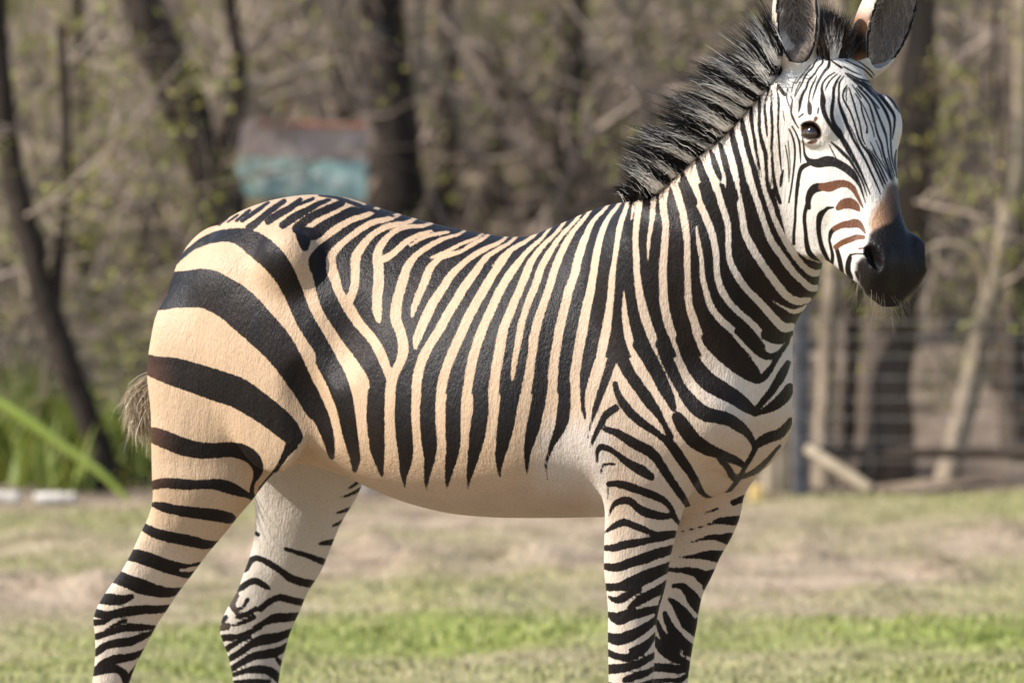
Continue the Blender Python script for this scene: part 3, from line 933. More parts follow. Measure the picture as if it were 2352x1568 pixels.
# ---- ears: closed cups
def ear(base, tip, face, w, dpt):
    ax = tip - base
    L = np.linalg.norm(ax)
    ax = ax / L
    fc = face - ax * (face @ ax)
    fc /= np.linalg.norm(fc)
    sd = np.cross(ax, fc)
    c = base + ax * L * .47
    outer = Ell(c, (ax, sd, fc), (L * .54, w, dpt))
    inner = Ell(c + fc * dpt * .36 + ax * L * .05, (ax, sd, fc), (L * .47, w - .0105, dpt * .92))
    return outer, inner


eb_n, eb_f = hp(-.150, .066, -.085), hp(-.140, -.076, -.072)
EAR_N = ear(eb_n, px(1826, -80, eb_n[1] + .01), np.array([.10, -1, .05]), .0455, .042)
EAR_F = ear(eb_f, px(2086, -85, eb_f[1] + .03), np.array([.62, -.78, .05]), .056, .050)

LO = np.array([-1.0, -0.95, -0.03])
HI = np.array([0.95, 0.72, 1.95])
SHP = tuple(int(round(v)) for v in (HI - LO) / VOX)
FIELD = np.full(SHP, 1.0, np.float32)


def block(lo, hi, pad):
    i0 = np.clip(np.floor((lo - pad - LO) / VOX).astype(int), 0, np.array(SHP))
    i1 = np.clip(np.ceil((hi + pad - LO) / VOX).astype(int), 0, np.array(SHP))
    ax = [(LO[k] + VOX * np.arange(i0[k], i1[k])).astype(np.float32) for k in range(3)]
    G = np.stack(np.meshgrid(*ax, indexing='ij'), -1)
    return tuple(slice(i0[k], i1[k]) for k in range(3)), G.reshape(-1, 3), G.shape[:3]


def add(prim, k=.02, sub=False):
    sl, P, shp = block(prim.lo, prim.hi, k)
    d = prim(P).reshape(shp)
    FIELD[sl] = smax(FIELD[sl], -d, k) if sub else smin(FIELD[sl], d, k)


add(trunk, .02)
for m in muscles + far_muscles: add(m, .035)
for e, k in hollows: add(e, k, sub=True)
add(neck, .05)
add(near_hind, .035); add(far_hind, .05); add(near_fore, .035); add(far_fore, .03)
for h in hooves: add(h, .012)
TAIL_PTS = [on_mid(470, 600, -.01), on_mid(425, 660, -.01), on_mid(404, 740, -.01), on_mid(396, 830, -.01), on_mid(392, 900, -.01)]
add(Tube([(p, EX, r, r) for p, r in zip(TAIL_PTS, (.04, .032, .026, .022, .016))]), .02)      # tail root
add(head, .022)
for e, k in head_add: add(e, k)
for e, k in head_sub: add(e, k, sub=True)


def hit(u, v, y0=-.9, y1=.3):
    """first surface point on the view ray of a pixel"""
    for y in np.arange(y0, y1, .002):
        p = px(u, v, y)
        i = np.round((p - LO) / VOX).astype(int)
        if FIELD[tuple(i)] < 0: return p
    return px(u, v, HEAD_Y)


def head_local(p):
    q = np.asarray(p) - HF
    return np.array([q @ HA, q @ HR, q @ HN])


def mirror_head(v):
    """mirror a direction across the head's own midline"""
    return v - 2 * (v @ HR) * HR


eye_p = hit(1865, 302)
EYES = []
e_dir = HR * .72 + HN * .62 - HA * .08
e_dir /= np.linalg.norm(e_dir)
e_long = np.array([.93, 0, -.36])
e_long = e_long - e_dir * (e_long @ e_dir)
e_long /= np.linalg.norm(e_long)
for sd in (1, -1):
    if sd == 1:
        p, d, L = eye_p, e_dir, e_long
    else:
        s_, l_, n_ = head_local(eye_p)
        p, d, L = hp(s_, -l_, n_), mirror_head(e_dir), mirror_head(e_long)
    up_ = np.cross(d, L)
    if up_[2] < 0: up_ = -up_
    add(Ell(p + up_ * .013 - d * .004, (L, up_, d), (.030, .012, .013)), .012)          # upper lid
    add(Ell(p - up_ * .016 - d * .006, (L, up_, d), (.026, .010, .010)), .012)          # lower lid
    add(Ell(p + d * .004, (L, up_, d), (.0225, .0135, .0150)), .003, sub=True)
    EYES.append((p - d * .0125, d, L, up_))
for o_, i_ in (EAR_N, EAR_F):
    sl, P, shp = block(o_.lo, o_.hi, .03)
    d = smax(o_(P), -i_(P), .006).reshape(shp)
    FIELD[sl] = smin(FIELD[sl], d, .018)
import openvdb
vg = openvdb.FloatGrid(1.0)
vg.copyFromArray(np.minimum(FIELD, 1.0))
BV, BQ = vg.convertToQuads(isovalue=0.0)[:2]
BV = np.asarray(BV, np.float64) * VOX + LO
BQ = np.asarray(BQ, np.int64)
del vg


# keep the largest island only and relax the surface a little
def smooth_mesh(V, Q, it, lam=.5):
    e = np.concatenate([Q[:, [0, 1]], Q[:, [1, 2]], Q[:, [2, 3]], Q[:, [3, 0]]])
    n = len(V)
    deg = np.bincount(e[:, 0], minlength=n) + np.bincount(e[:, 1], minlength=n)
    for i in range(it):
        s = np.stack([np.bincount(e[:, 0], V[e[:, 1], k], n) + np.bincount(e[:, 1], V[e[:, 0], k], n) for k in range(3)], 1)
        V = V + lam * (s / deg[:, None] - V)
        s = np.stack([np.bincount(e[:, 0], V[e[:, 1], k], n) + np.bincount(e[:, 1], V[e[:, 0], k], n) for k in range(3)], 1)
        V = V - lam * 1.02 * (s / deg[:, None] - V)
    return V


BV = smooth_mesh(BV, BQ, 6)
print('body', len(BV), len(BQ), 'extent', BV.min(0), BV.max(0), round(time.time() - T0, 1))
# ================================================================== ZEBRA: stripes, read off the photograph stripe by stripe
# each frame: (x offset, y offset, scale) from the frame's own pixels to the 2352 x 1568 frame; each stroke: x,y,width ...
FR = {'R1': (306.25, 428.75, 1 / 3), 'R2': (796.25, 428.75, 1 / 3), 'R3': (1225, 367.5, 1 / 3), 'R4': (612.5, 735, 1 / 3), 'R5': (1286.25, 765.6, .25),
      'R6': (306.25, 826.9, .25), 'R7': (183.75, 1176, .25), 'R8': (1286.25, 1102.5, .25), 'R9': (1286.25, 1176, .25),
      'H1': (1715, 0, .1875), 'H2': (1745.6, 183.75, .1875), 'H3': (1745.6, 404.25, .1875), 'H5': (1408.75, 183.75, .1875), 'D': (0, 0, 1)}
# the dark field of barrel, shoulder and neck, on which the pale stripes are laid
DARK_POLY = [(840, 470), (789, 515), (736, 552), (703, 585), (700, 629), (720, 682), (746, 739), (786, 802), (826, 862), (833, 905), (900, 905), (1100, 905), (1299, 905), (1318, 880), (1340, 820), (1600, 820), (1725, 818), (1798, 777), (1845, 765), (1880, 720), (1905, 680), (1905, 605), (1880, 603), (1851, 593), (1826, 573), (1806, 545), (1795, 500), (1780, 440), (1760, 425), (1545, 417), (1500, 440), (1450, 435), (1400, 420), (1180, 480), (1000, 460), (880, 430)]
STRIPES_BODY = '''
W R1 1620,190,40 1500,230,50 1400,290,60 1290,370,60 1220,440,55 1170,490,90 1170,560,90 1200,640,95 1230,740,78 1262,830,72 1310,920,75 1360,1000,85 1400,1070,100 1460,1150,100 1530,1250,100 1580,1350,105 1575,1450,95 1565,1567,90
W R1 1780,215,25 1650,245,50 1540,310,58 1440,390,68 1370,470,70 1365,560,80 1390,640,80 1420,730,75 1460,790,95 1500,860,100 1560,950,95 1640,1040,90 1700,1140,85 1740,1240,75 1770,1320,60
W R1 1880,250,25 1760,270,48 1650,330,58 1570,420,78 1530,500,75 1530,600,65 1520,700,65 1490,780,75
W R1 2000,270,22 1880,275,38 1780,320,48 1710,400,68 1680,480,70 1690,560,80 1690,660,80 1680,760,76 1680,850,74 1690,920,40
W R1 1700,510,60 1760,480,62 1830,425,60 1880,380,55 1960,335,38 2050,305,22
W R2 440,405,20 500,365,30 570,335,32 700,312,20
W R2 780,325,15 690,350,30 620,380,40 560,415,50 480,470,62 420,550,72 390,640,76 360,740,78 340,840,82 340,920,82 370,1000,80 390,1090,80 380,1180,76 340,1260,72 310,1340,80 300,1440,76 300,1567,76
W R2 900,350,15 800,390,28 700,440,30 580,490,20
W R2 960,345,15 860,400,38 780,450,30 680,470,55 620,510,60 570,570,66 540,650,66 500,740,60 465,830,48 450,895,22
W R2 1060,380,20 960,425,40 880,470,52 800,530,62 720,610,72 660,700,76 600,790,80 550,890,80 510,980,76 480,1060,60 475,1110,25
W R2 1130,380,15 1020,445,40 950,500,60 880,595,74 810,690,80 750,790,80 690,890,80 630,1000,80 570,1090,80 520,1190,80 490,1300,76 480,1400,76 475,1567,76
W R2 1000,550,8 1060,485,24 1110,435,15
W R2 1260,360,15 1140,430,50 1080,500,70 1010,600,75 950,700,80 880,820,80 830,920,80 780,1030,80 730,1140,80 690,1240,76 660,1350,76 645,1450,76 640,1567,72
W R2 1350,350,15 1250,440,48 1170,540,65 1100,640,75 1040,750,75 990,860,75 940,970,75 900,1080,76 870,1180,76 850,1280,72 835,1380,72 820,1480,76 815,1567,76
W R2 1450,310,18 1340,420,48 1270,520,60 1220,640,65 1170,760,66 1120,880,70 1080,980,76 1060,1090,80 1040,1200,80 1020,1320,78 1010,1450,80 1010,1567,84
W R2 1580,230,18 1480,335,42 1400,450,55 1340,560,60 1300,680,60 1250,800,56 1210,920,56 1190,1020,54 1170,1130,46 1150,1250,40 1135,1370,14
W R2 1660,190,18 1560,310,44 1490,430,58 1440,550,60 1400,680,62 1360,800,62 1320,920,70 1290,1040,70 1280,1150,66 1260,1270,70 1240,1400,76 1220,1567,84
W R2 1790,140,18 1700,235,40 1640,360,58 1600,480,64 1570,600,66 1530,720,70 1500,840,72 1470,960,72 1450,1080,72 1430,1200,72 1420,1320,76 1410,1450,80 1400,1567,80
W R2 1880,115,18 1800,220,40 1750,340,50 1720,470,56 1700,600,60 1680,720,66 1650,840,76 1630,960,80 1610,1080,82 1590,1200,85 1575,1320,82 1570,1430,72 1590,1540,50
W R2 1930,130,28 1880,280,44 1860,420,40 1845,500,36 1830,620,50 1820,760,52 1800,900,62 1780,1030,72 1750,1150,82 1710,1290,90 1690,1400,84 1680,1567,64
W R2 1910,720,8 1915,850,38 1930,980,55 1960,1090,66 2010,1200,72 2070,1310,76 2130,1420,76 2200,1540,70
W R2 2020,90,45 2000,230,50 1990,360,42 1995,480,46 2000,600,50 2020,740,60 2050,880,70 2100,1020,70 2160,1170,72 2220,1300,72 2290,1420,68 2350,1530,60
W R2 1975,140,20 1960,225,12
W R2 2110,140,40 2100,260,36 2080,380,25 2075,510,8
W R2 2190,-10,70 2180,140,56 2200,260,52 2190,400,56 2180,540,56 2180,680,60 2190,820,66 2220,950,66 2270,1080,66 2330,1230,70 2370,1330,70
W R3 960,130,60 975,180,60 1000,260,60 1030,360,52 1050,480,55 1060,600,46 1060,740,46 1065,880,50 1075,1000,56 1110,1120,66 1150,1240,80 1200,1340,88 1270,1420,88 1350,1480,84
W R3 1125,460,12 1140,580,34 1160,700,36 1165,800,40 1190,900,46 1220,1000,56 1280,1090,66 1370,1170,80 1450,1260,82 1530,1340,80 1600,1420,76
W R3 1060,40,60 1075,90,70 1110,200,74 1150,310,62 1200,420,60 1240,540,52 1260,660,46 1265,780,46 1290,880,56 1350,980,60 1430,1060,62 1520,1140,66 1600,1240,70 1640,1300,60
W R3 1290,30,40 1310,110,28 1325,185,8
W R3 1180,10,60 1230,110,70 1270,230,60 1310,340,50 1340,450,46 1345,560,42 1350,680,46 1400,790,60 1470,890,66 1560,980,76 1640,1070,80 1720,1150,80 1780,1150,60
W R3 1350,30,60 1390,150,55 1420,280,46 1440,400,50 1460,510,56 1510,610,66 1580,720,66 1660,830,72 1740,930,76 1820,972,60 1900,965,40
W R3 1650,970,8 1720,1012,20 1800,1045,34 1880,1010,30
W R3 1460,10,50 1500,150,50 1540,280,46 1590,430,46 1640,560,56 1710,660,62 1780,760,66 1850,830,62 1910,880,56 1970,880,45
W R3 1550,0,35 1580,150,40 1620,280,42 1660,400,42 1720,530,52 1790,640,62 1860,730,62 1930,780,56 1985,770,40
B R1 300,520,24 370,450,36 460,388,54 560,348,76 660,335,92 750,350,130 830,390,165 920,460,178 1000,545,165 1060,640,150 1110,750,132 1150,850,126 1200,950,126 1250,1030,122 1300,1110,118 1340,1200,130 1400,1310,130 1440,1420,125 1470,1560,115
B R1 150,735,225 190,735,230 280,712,250 380,705,255 490,700,272 590,740,268 690,800,268 780,880,268 860,960,252 940,1040,240 1010,1120,220 1070,1210,200 1130,1310,176 1190,1420,150 1250,1545,122
B R1 590,268,12 650,215,14
B R1 650,245,16 720,195,18
B R1 710,235,24 800,165,28
B R1 750,235,30 860,160,32 930,110,24
B R1 800,285,60 880,220,48 950,160,44 1040,100,36
B R1 930,240,50 1000,190,54 1090,140,48 1150,90,36
B R1 1030,265,55 1110,210,60 1190,165,46 1270,120,40 1350,90,28
B R1 1120,130,22 1240,82,28
B R1 1125,290,66 1180,240,62 1260,190,58 1350,150,56 1440,110,46
B R1 1180,415,60 1178,370,90 1160,315,80 1245,325,90 1330,262,74 1420,212,66 1500,172,66 1555,160,40
B R1 1280,60,16 1400,75,24 1500,108,30 1600,145,30 1700,180,20 1800,205,12
B R6 100,35,175 120,35,182 240,75,215 370,105,258 500,145,272 640,190,280 800,245,288 950,295,282 1090,380,265 1220,470,250 1330,555,235 1420,640,212 1470,700,180
B R6 1455,775,120 1400,860,66 1330,980,44 1240,1090,38 1160,1190,32
B R6 130,670,120 170,680,130 230,705,158 350,752,164 470,798,164 600,825,155 720,832,146 850,822,140 970,832,140 1060,870,136 1120,930,122 1145,1000,100 1130,1070,60 1105,1120,40 1090,1190,40 1095,1260,55
B R6 130,1155,80 170,1150,86 280,1128,95 400,1135,105 520,1143,97 650,1140,86 780,1143,105 880,1170,118 970,1205,90 1060,1245,52 1100,1265,40
B R6 170,1322,42 270,1345,90 400,1377,95 520,1395,105 650,1410,110 780,1428,115 870,1445,108 900,1453,90
B R7 560,120,75 585,135,76 690,190,95 800,220,105 920,245,105 1050,270,105 1160,295,86 1270,285,50
B R7 430,385,105 450,390,106 550,405,128 680,450,130 800,495,130 900,520,130 1000,540,128 1090,500,90
W R7 925,532,28 1000,525,40 1090,512,50
B R7 300,585,120 330,590,128 430,630,130 560,680,144 680,715,120 800,735,96 950,712,50
W R7 250,680,50 330,705,48 400,725,44 500,748,28
B R7 160,790,100 190,790,100 300,800,110 400,800,80 480,770,50
B R7 110,915,70 140,920,80 250,945,78 380,920,88 500,900,96 620,890,82 740,890,76 850,868,50
B R7 110,1010,60 210,1005,60 280,965,46
B R7 230,1080,22 330,1030,34 420,990,38
B R7 110,1145,60 150,1140,60 280,1100,62 400,1062,70 500,1055,76 600,1055,60 710,1060,34
B R7 110,1300,60 150,1285,70 250,1220,76 380,1195,90 480,1180,80 600,1130,60 700,1085,34
B R7 130,1465,60 210,1400,90 320,1350,90 440,1335,76 540,1300,60 620,1255,40
B R7 120,1475,60 230,1440,90 340,1440,70 400,1480,80 440,1545,92 490,1460,50 535,1400,30
B R4 285,480,120 360,640,120 410,760,95 435,860,70 448,940,42
B R4 400,280,130 470,400,140 520,520,140 550,640,122 570,760,110 595,880,90 610,960,74 605,1030,36
B R4 755,500,118 755,520,120 750,640,125 755,780,116 765,900,100 780,990,60 795,1070,22
B R4 945,490,108 945,500,110 940,620,115 945,760,116 955,880,110 955,980,88 945,1070,46 952,1150,8
B R4 1120,480,100 1110,600,106 1110,720,110 1120,840,110 1125,930,86 1110,1030,56 1100,1130,24 1105,1175,6
B R4 1300,480,100 1285,600,106 1285,740,106 1285,860,100 1270,970,78 1250,1080,44 1240,1165,8
B R4 1475,480,106 1475,600,106 1460,740,114 1440,860,100 1420,960,74 1395,1080,36 1385,1165,6
B R4 1685,480,130 1665,600,126 1645,740,115 1625,850,94 1605,960,60 1605,1075,12
B R4 1890,420,100 1875,550,100 1845,700,96 1815,820,78 1795,930,46 1795,1065,8
B R4 2055,450,80 2050,580,90 2035,700,85 1995,800,60 1950,900,30 1925,1000,22 1935,1095,6
B R5 300,50,120 270,200,122 240,330,100 218,450,72 210,580,46 215,700,38 235,800,12
B R5 500,150,110 450,330,80 410,450,76 370,560,70 330,680,55 300,780,34 270,880,18 255,960,8
B R5 540,120,120 600,300,118 680,430,112 760,540,110 830,640,108 890,720,82 940,800,60 980,880,52 1010,950,70
B R5 505,460,50 530,550,66 580,640,80 650,730,86 740,810,82 840,880,70 920,940,62 990,990,80 1050,1060,100 1110,1150,95 1180,1250,86 1240,1350,76 1290,1440,60 1340,1490,38 1400,1508,18
B R5 740,100,150 830,250,140 900,380,130 960,500,120 1010,600,100 1043,685,60
B R5 930,100,110 980,230,112 1050,380,110 1110,500,96 1180,600,124 1250,680,138 1340,740,140 1450,765,128 1560,795,118 1650,855,108 1720,915,80 1760,970,62 1792,1025,60 1850,990,90 1920,952,100 2000,930,100 2060,880,84 2120,800,60
B R5 1790,1030,60 1780,1080,50 1740,1160,50 1690,1230,48
B R5 1130,50,140 1190,200,150 1260,330,160 1350,430,170 1450,500,168 1560,560,150 1650,620,130 1730,680,110 1790,730,70
B R5 1790,720,60 1850,640,60 1920,560,70 1980,470,80 2040,380,88 2095,270,56
B R5 1800,735,50 1850,720,50 1920,690,80 2000,640,100 2070,570,110 2110,500,90
B R5 1400,40,200 1450,80,228 1550,180,228 1650,270,208 1730,340,180 1795,395,125 1830,425,70 1880,390,70 1950,300,55 2010,200,46 2080,100,36 2115,30,25
B R5 1640,-20,80 1700,30,90 1780,110,100 1850,180,90 1910,210,70 1990,190,48 2060,120,34 2105,40,20
B R5 1900,10,110 1980,60,80 2060,58,56 2110,10,40
B R5 1080,770,110 1140,860,140 1210,960,140 1300,1030,130 1400,1080,108 1500,1120,90 1600,1160,80 1690,1210,58
B R5 1470,1150,60 1530,1220,60 1580,1300,70 1620,1350,58
B R5 1690,1240,40 1650,1320,48 1600,1390,42 1530,1470,36 1450,1540,28 1380,1590,22
B R5 1690,1315,44 1800,1260,58 1890,1180,50 1960,1100,40 2020,1030,25
B R5 510,685,70 430,740,70 380,820,60 340,900,50 310,970,40 280,1045,16
B R5 420,880,50 520,910,70 620,970,90 720,1030,100 820,1080,100 890,1150,90 940,1230,86 1000,1320,80 1060,1410,76 1120,1490,70 1165,1568,56 1200,1640,44
B R5 338,1175,24 340,1100,38 370,1040,56 450,1060,58 530,1110,50 600,1170,70 680,1220,88 770,1270,94 840,1320,66
B R5 378,1295,20 390,1220,28 430,1200,28 500,1200,26
B R5 445,1380,50 540,1380,70 650,1410,80 760,1450,76 870,1490,76 960,1540,62 1020,1605,50 1050,1680,50 1100,1750,38
B R5 440,1400,18 436,1520,12
B R8 450,320,16 490,230,44 560,190,70 640,190,70 700,240,70 780,290,90 880,320,80 980,330,62 1045,312,40
B R8 400,480,20 425,470,26 500,420,60 590,385,70 690,420,70 790,460,62 870,490,52 940,500,70 1050,488,60
B R8 390,620,50 415,620,52 500,620,70 600,590,80 720,570,76 840,545,62 930,520,80 1060,495,60
B R8 390,790,60 415,790,62 520,800,86 640,760,90 760,720,100 880,680,100 1040,630,80
B R8 400,980,70 425,980,70 530,980,80 640,950,120 740,910,130 850,860,120 1010,790,90
B R8 640,1040,80 720,1000,70
W R8 430,1035,40 530,1037,44 610,1020,22
B R8 450,1070,30 510,1100,60 580,1080,80 640,1040,62
B R8 640,1170,50 720,1110,80 830,1050,90 930,990,80 980,930,40
B R8 420,1220,50 450,1230,54 540,1270,120 620,1240,112 700,1230,82 800,1200,80 900,1180,70
B R8 955,1000,26 925,1130,40 895,1220,40 880,1320,28
B R8 420,1440,80 445,1440,90 540,1460,110 640,1430,112 740,1380,92 830,1320,72 890,1260,50
B R9 420,1290,60 450,1290,70 540,1320,80 640,1310,110 740,1260,110 810,1200,72 890,1110,40
W R9 425,1210,50 520,1260,60 620,1277,40
B R9 420,1440,90 450,1440,90 560,1430,90 660,1410,80 760,1370,72 880,1300,50
B R9 600,1540,60 700,1500,72 800,1470,62 880,1420,40
B R9 430,1570,40 520,1600,50 640,1610,60 760,1590,60 880,1540,50
B H5 850,1150,55 870,1260,108 920,1380,118 980,1500,118
B H5 1035,975,66 1060,1060,95 1100,1180,108 1160,1330,110 1220,1480,110
B H5 1190,870,48 1220,950,70 1250,1050,80 1290,1150,76 1312,1235,30
B H5 1305,790,56 1340,900,75 1370,1010,80 1400,1130,80 1440,1280,100 1480,1450,110
B H5 1445,585,56 1460,700,80 1490,820,84 1520,930,84 1560,1080,80 1590,1250,90 1640,1430,100
B H5 1578,485,46 1590,600,68 1620,720,74 1650,850,70 1690,980,74 1730,1120,70 1770,1280,70 1820,1450,70
B H5 1690,345,42 1690,450,52 1700,560,44 1720,680,44 1740,800,44 1760,930,40 1790,1080,38 1800,1180,26
B H5 1790,225,38 1790,340,44 1790,460,40 1790,580,44 1800,680,50 1830,780,58 1860,900,58 1870,1030,50 1880,1180,46 1900,1330,50 1950,1470,50
B H5 1910,55,28 1900,130,34 1870,230,30 1855,320,30 1860,430,34 1870,540,34 1880,640,28 1885,705,10
B H5 1940,130,22 1935,260,32 1935,400,35 1945,540,35 1945,680,35 1940,820,35 1945,960,35 1955,1100,36 1970,1240,50 2000,1380,60 2040,1500,50
B H5 2000,100,18 2020,220,28 2025,340,28 2020,480,27 2020,620,27 2030,760,27 2040,900,28 2050,1020,24 2060,1120,12
B H5 2080,1110,22 2060,1200,46 2050,1300,26
B H5 2000,40,26 2040,110,50 2100,180,48
B H5 2150,600,16 2190,680,26 2220,800,29 2225,920,29 2215,1050,27 2200,1180,24 2180,1330,24 2150,1500,22
B H5 2190,570,18 2250,680,26 2280,780,29 2290,900,27 2295,1015,12
'''
STRIPES_HEAD = '''
B H5 2190,320,16 2180,420,20 2220,510,24 2270,590,16
B H5 2150,600,16 2190,680,26 2220,800,29 2225,920,29 2215,1050,27 2200,1180,24 2180,1330,24 2150,1500,22
B H5 2190,570,18 2250,680,26 2280,780,29 2290,900,27 2295,1015,12
B H5 2140,750,12 2155,900,14 2165,1050,14 2150,1250,12
B H5 2000,100,18 2020,220,28 2025,340,28 2020,480,27 2020,620,27 2030,760,27 2040,900,28 2050,1020,24
B H5 2000,40,26 2040,110,50 2100,180,48
B H2 520,700,12 535,800,24 545,900,30 580,970,50 640,1010,88 720,1020,110 800,1000,128 880,1000,120 960,1030,100 1050,1080,98 1130,1150,88 1190,1230,58 1230,1310,38 1260,1400,24 1290,1500,14
B H2 600,1030,60 530,1060,60 490,1120,50 470,1220,46 455,1330,45 445,1450,40 440,1560,36
B H3 470,100,40 445,250,36 435,400,36 430,550,36 415,700,40 415,830,40
B H2 600,1568,60 590,1480,70 620,1380,90 680,1325,108 770,1310,118
N H2 770,1310,118 850,1310,118 910,1290,108 990,1270,90 1070,1280,80 1140,1330,70 1180,1400,50 1220,1480,38 1260,1560,24
B H3 580,350,60 550,450,50 545,550,50 560,700,50 570,820,60 600,930,70 660,1000,60 740,1060,28
N H3 960,390,70 1020,345,120 1100,335,134 1170,370,100 1210,420,36
B H3 900,385,24 830,395,44 800,420,50 740,480,80 720,580,70 720,680,62 740,800,60 770,900,60 820,1000,50 870,1090,40
B H3 850,780,36 870,690,60 920,640,68
N H3 920,640,68 1010,600,80 1100,590,98 1180,580,108 1240,620,70 1285,690,34
B H3 850,790,35 870,880,40 890,980,46 880,1070,50
N H3 930,870,66 1000,820,70 1100,780,74 1190,750,70 1265,750,56
B H3 940,895,50 970,1000,60 990,1100,60 1010,1200,50
N H3 1215,890,28 1285,880,28
B H3 1100,1000,60 1080,1080,70 1080,1160,70 1115,1245,60
B H3 1105,965,28 1200,950,24 1290,960,28
B H3 1180,1180,36 1205,1260,26
B H2 760,140,40 770,250,70 770,340,60 800,440,55 850,530,50 910,620,46 970,700,50
B H2 900,100,35 900,220,40 885,330,45 880,440,46 910,550,55 970,640,70 1000,710,62 1060,810,70 1120,920,60 1180,1020,46 1240,1140,35 1300,1280,25 1350,1400,18
B H2 870,760,18 960,840,40 1030,910,46 1100,980,40 1150,1060,35 1210,1160,30 1270,1290,24 1310,1420,16
B H2 850,800,10 900,900,14 940,970,10
B H2 970,150,30 965,250,30 990,350,40 1030,450,50 1070,560,46 1110,650,40 1150,740,35 1210,840,35 1270,940,35 1320,1040,30 1370,1150,28 1420,1260,25 1480,1400,20
B H2 1050,100,20 1020,160,25 1020,230,25 1060,310,25 1110,400,25 1150,510,25 1180,610,25 1210,710,28 1260,810,30 1330,900,32 1380,1010,32 1430,1120,28 1480,1230,25 1530,1350,25
B H2 1065,100,18 1055,200,18 1062,260,16
B H2 1090,100,20 1130,220,22 1160,320,25 1190,430,22 1220,530,22 1240,640,22 1260,730,20 1290,790,20
B H2 1170,170,18 1230,270,22 1250,380,22 1280,480,22 1310,570,22 1310,645,38
B H2 1240,270,16 1290,370,18 1330,470,15 1380,600,14 1400,700,14
B H2 1180,100,22 1260,190,25 1330,290,22 1370,390,20 1400,490,19 1420,590,22 1450,690,28 1490,790,30 1510,890,28 1540,990,28 1580,1100,28 1620,1220,28 1660,1340,28
B H2 1200,80,25 1300,170,30 1380,270,30 1430,390,30 1470,490,28 1510,590,32 1545,690,30 1560,800,22 1580,920,22 1610,1050,22 1650,1180,22
B H2 1150,0,30 1280,80,35 1400,190,40 1480,290,36 1540,390,38 1580,490,35 1600,590,28 1600,700,25 1605,820,25 1615,950,25 1650,1100,20
B H2 1250,20,30 1400,120,40 1500,230,46 1580,330,46 1640,430,38 1650,510,30 1640,610,25 1620,720,22
B H2 1330,20,25 1480,110,40 1570,190,50 1640,270,50 1690,350,40 1740,420,30
B H2 1700,260,14 1740,330,24 1745,400,18
B H2 1670,860,20 1655,960,30 1660,1080,30 1680,1200,22
N H2 1710,900,44 1720,1000,44
N H2 1720,1180,40 1735,1270,44
B H2 1300,820,18 1380,950,24 1460,1100,24 1520,1230,24 1570,1360,28
B H2 1340,850,18 1430,980,22 1500,1110,22 1560,1240,22
B H2 1380,860,14 1470,990,18 1550,1120,18 1610,1240,20
B H1 880,690,18 840,760,22 800,840,22 740,900,22 700,970,22 680,1020,20 640,1090,16 600,1170,12
B H1 930,700,18 930,770,25 880,830,25 830,910,25 760,990,28 730,1080,28 690,1150,35 660,1230,40 650,1310,30 640,1370,18
B H1 960,690,25 1010,740,30 1000,820,40 950,880,35 900,960,35 860,1040,30 840,1110,25 815,1180,20 810,1240,14
B H1 860,930,18 830,1000,22 790,1080,25 770,1160,25 760,1240,26 770,1300,60 772,1385,66
B H1 1080,890,20 1000,940,25 940,1010,28 920,1080,36 930,1170,45 930,1270,55
B H1 1110,910,18 1040,970,22 990,1040,25 960,1110,18
B H1 1150,930,20 1100,1000,30 1070,1090,40 1060,1180,40
B H1 1190,940,20 1140,1010,25 1130,1100,28 1130,1180,28
B H1 1230,1050,20 1190,1110,22 1180,1190,22
B H1 1210,900,25 1300,960,25 1400,1010,25 1500,1090,32 1590,1180,40
B H1 1230,930,18 1330,1010,20 1420,1090,22
B H1 1240,900,22 1350,960,25 1480,1000,30 1590,1060,35 1660,1120,40
B H1 1030,740,25 1100,790,25 1160,830,38
B H1 1190,820,25 1300,880,20 1400,920,14
B H1 1210,740,20 1310,790,20 1420,840,20 1500,910,20 1560,980,18 1610,1040,16
B H1 1240,690,14 1330,730,15 1420,790,15 1520,870,15 1580,950,14
B H1 620,950,12 570,1040,14 550,1130,12
B H1 660,1000,12 610,1100,12 590,1180,12
B H1 560,1280,14 540,1360,18 570,1450,22 610,1530,18
B H1 880,1330,30 870,1390,26
B H1 640,1440,30 690,1400,30
N H1 850,1450,56 840,1470,50
N H2 590,770,26 640,760,50 690,745,40
'''  # one cheek stroke begins on a skin fold, its dark crease painted in
STRIPES_HEAD = '\n'.join(l for l in STRIPES_BODY.splitlines() if l.startswith('B H5')) + STRIPES_HEAD + '''
B H1 500,1090,12 490,1200,14 520,1300,12
B H1 540,1180,10 560,1240,12 530,1330,12
B H1 720,880,12 650,960,14 600,1030,12
B H1 780,800,12 720,870,14
B H1 1120,1000,16 1080,1060,18
B H1 1290,1040,14 1340,1110,18 1400,1200,18
B H1 1330,1000,14 1430,1060,18 1530,1160,20
B H1 1450,1120,16 1540,1230,22 1620,1330,24
B H2 1100,560,12 1150,660,14 1190,760,14 1240,860,14
B H2 1340,320,14 1370,420,14 1390,520,12
B H2 1350,760,14 1400,860,16 1440,950,18
B H2 1420,740,14 1470,860,16 1500,960,18
B H2 1390,960,20 1440,1060,22 1490,1180,22 1540,1290,24
B H2 1500,980,16 1560,1100,18 1620,1260,20 1660,1380,22
B H2 1560,960,14 1610,1120,16 1670,1300,18
B H2 1090,870,14 1140,960,16 1200,1060,16 1260,1180,16 1320,1320,14
B H2 310,800,10 330,900,12 350,1050,14 350,1200,12
B H2 280,380,10 300,500,12
'''
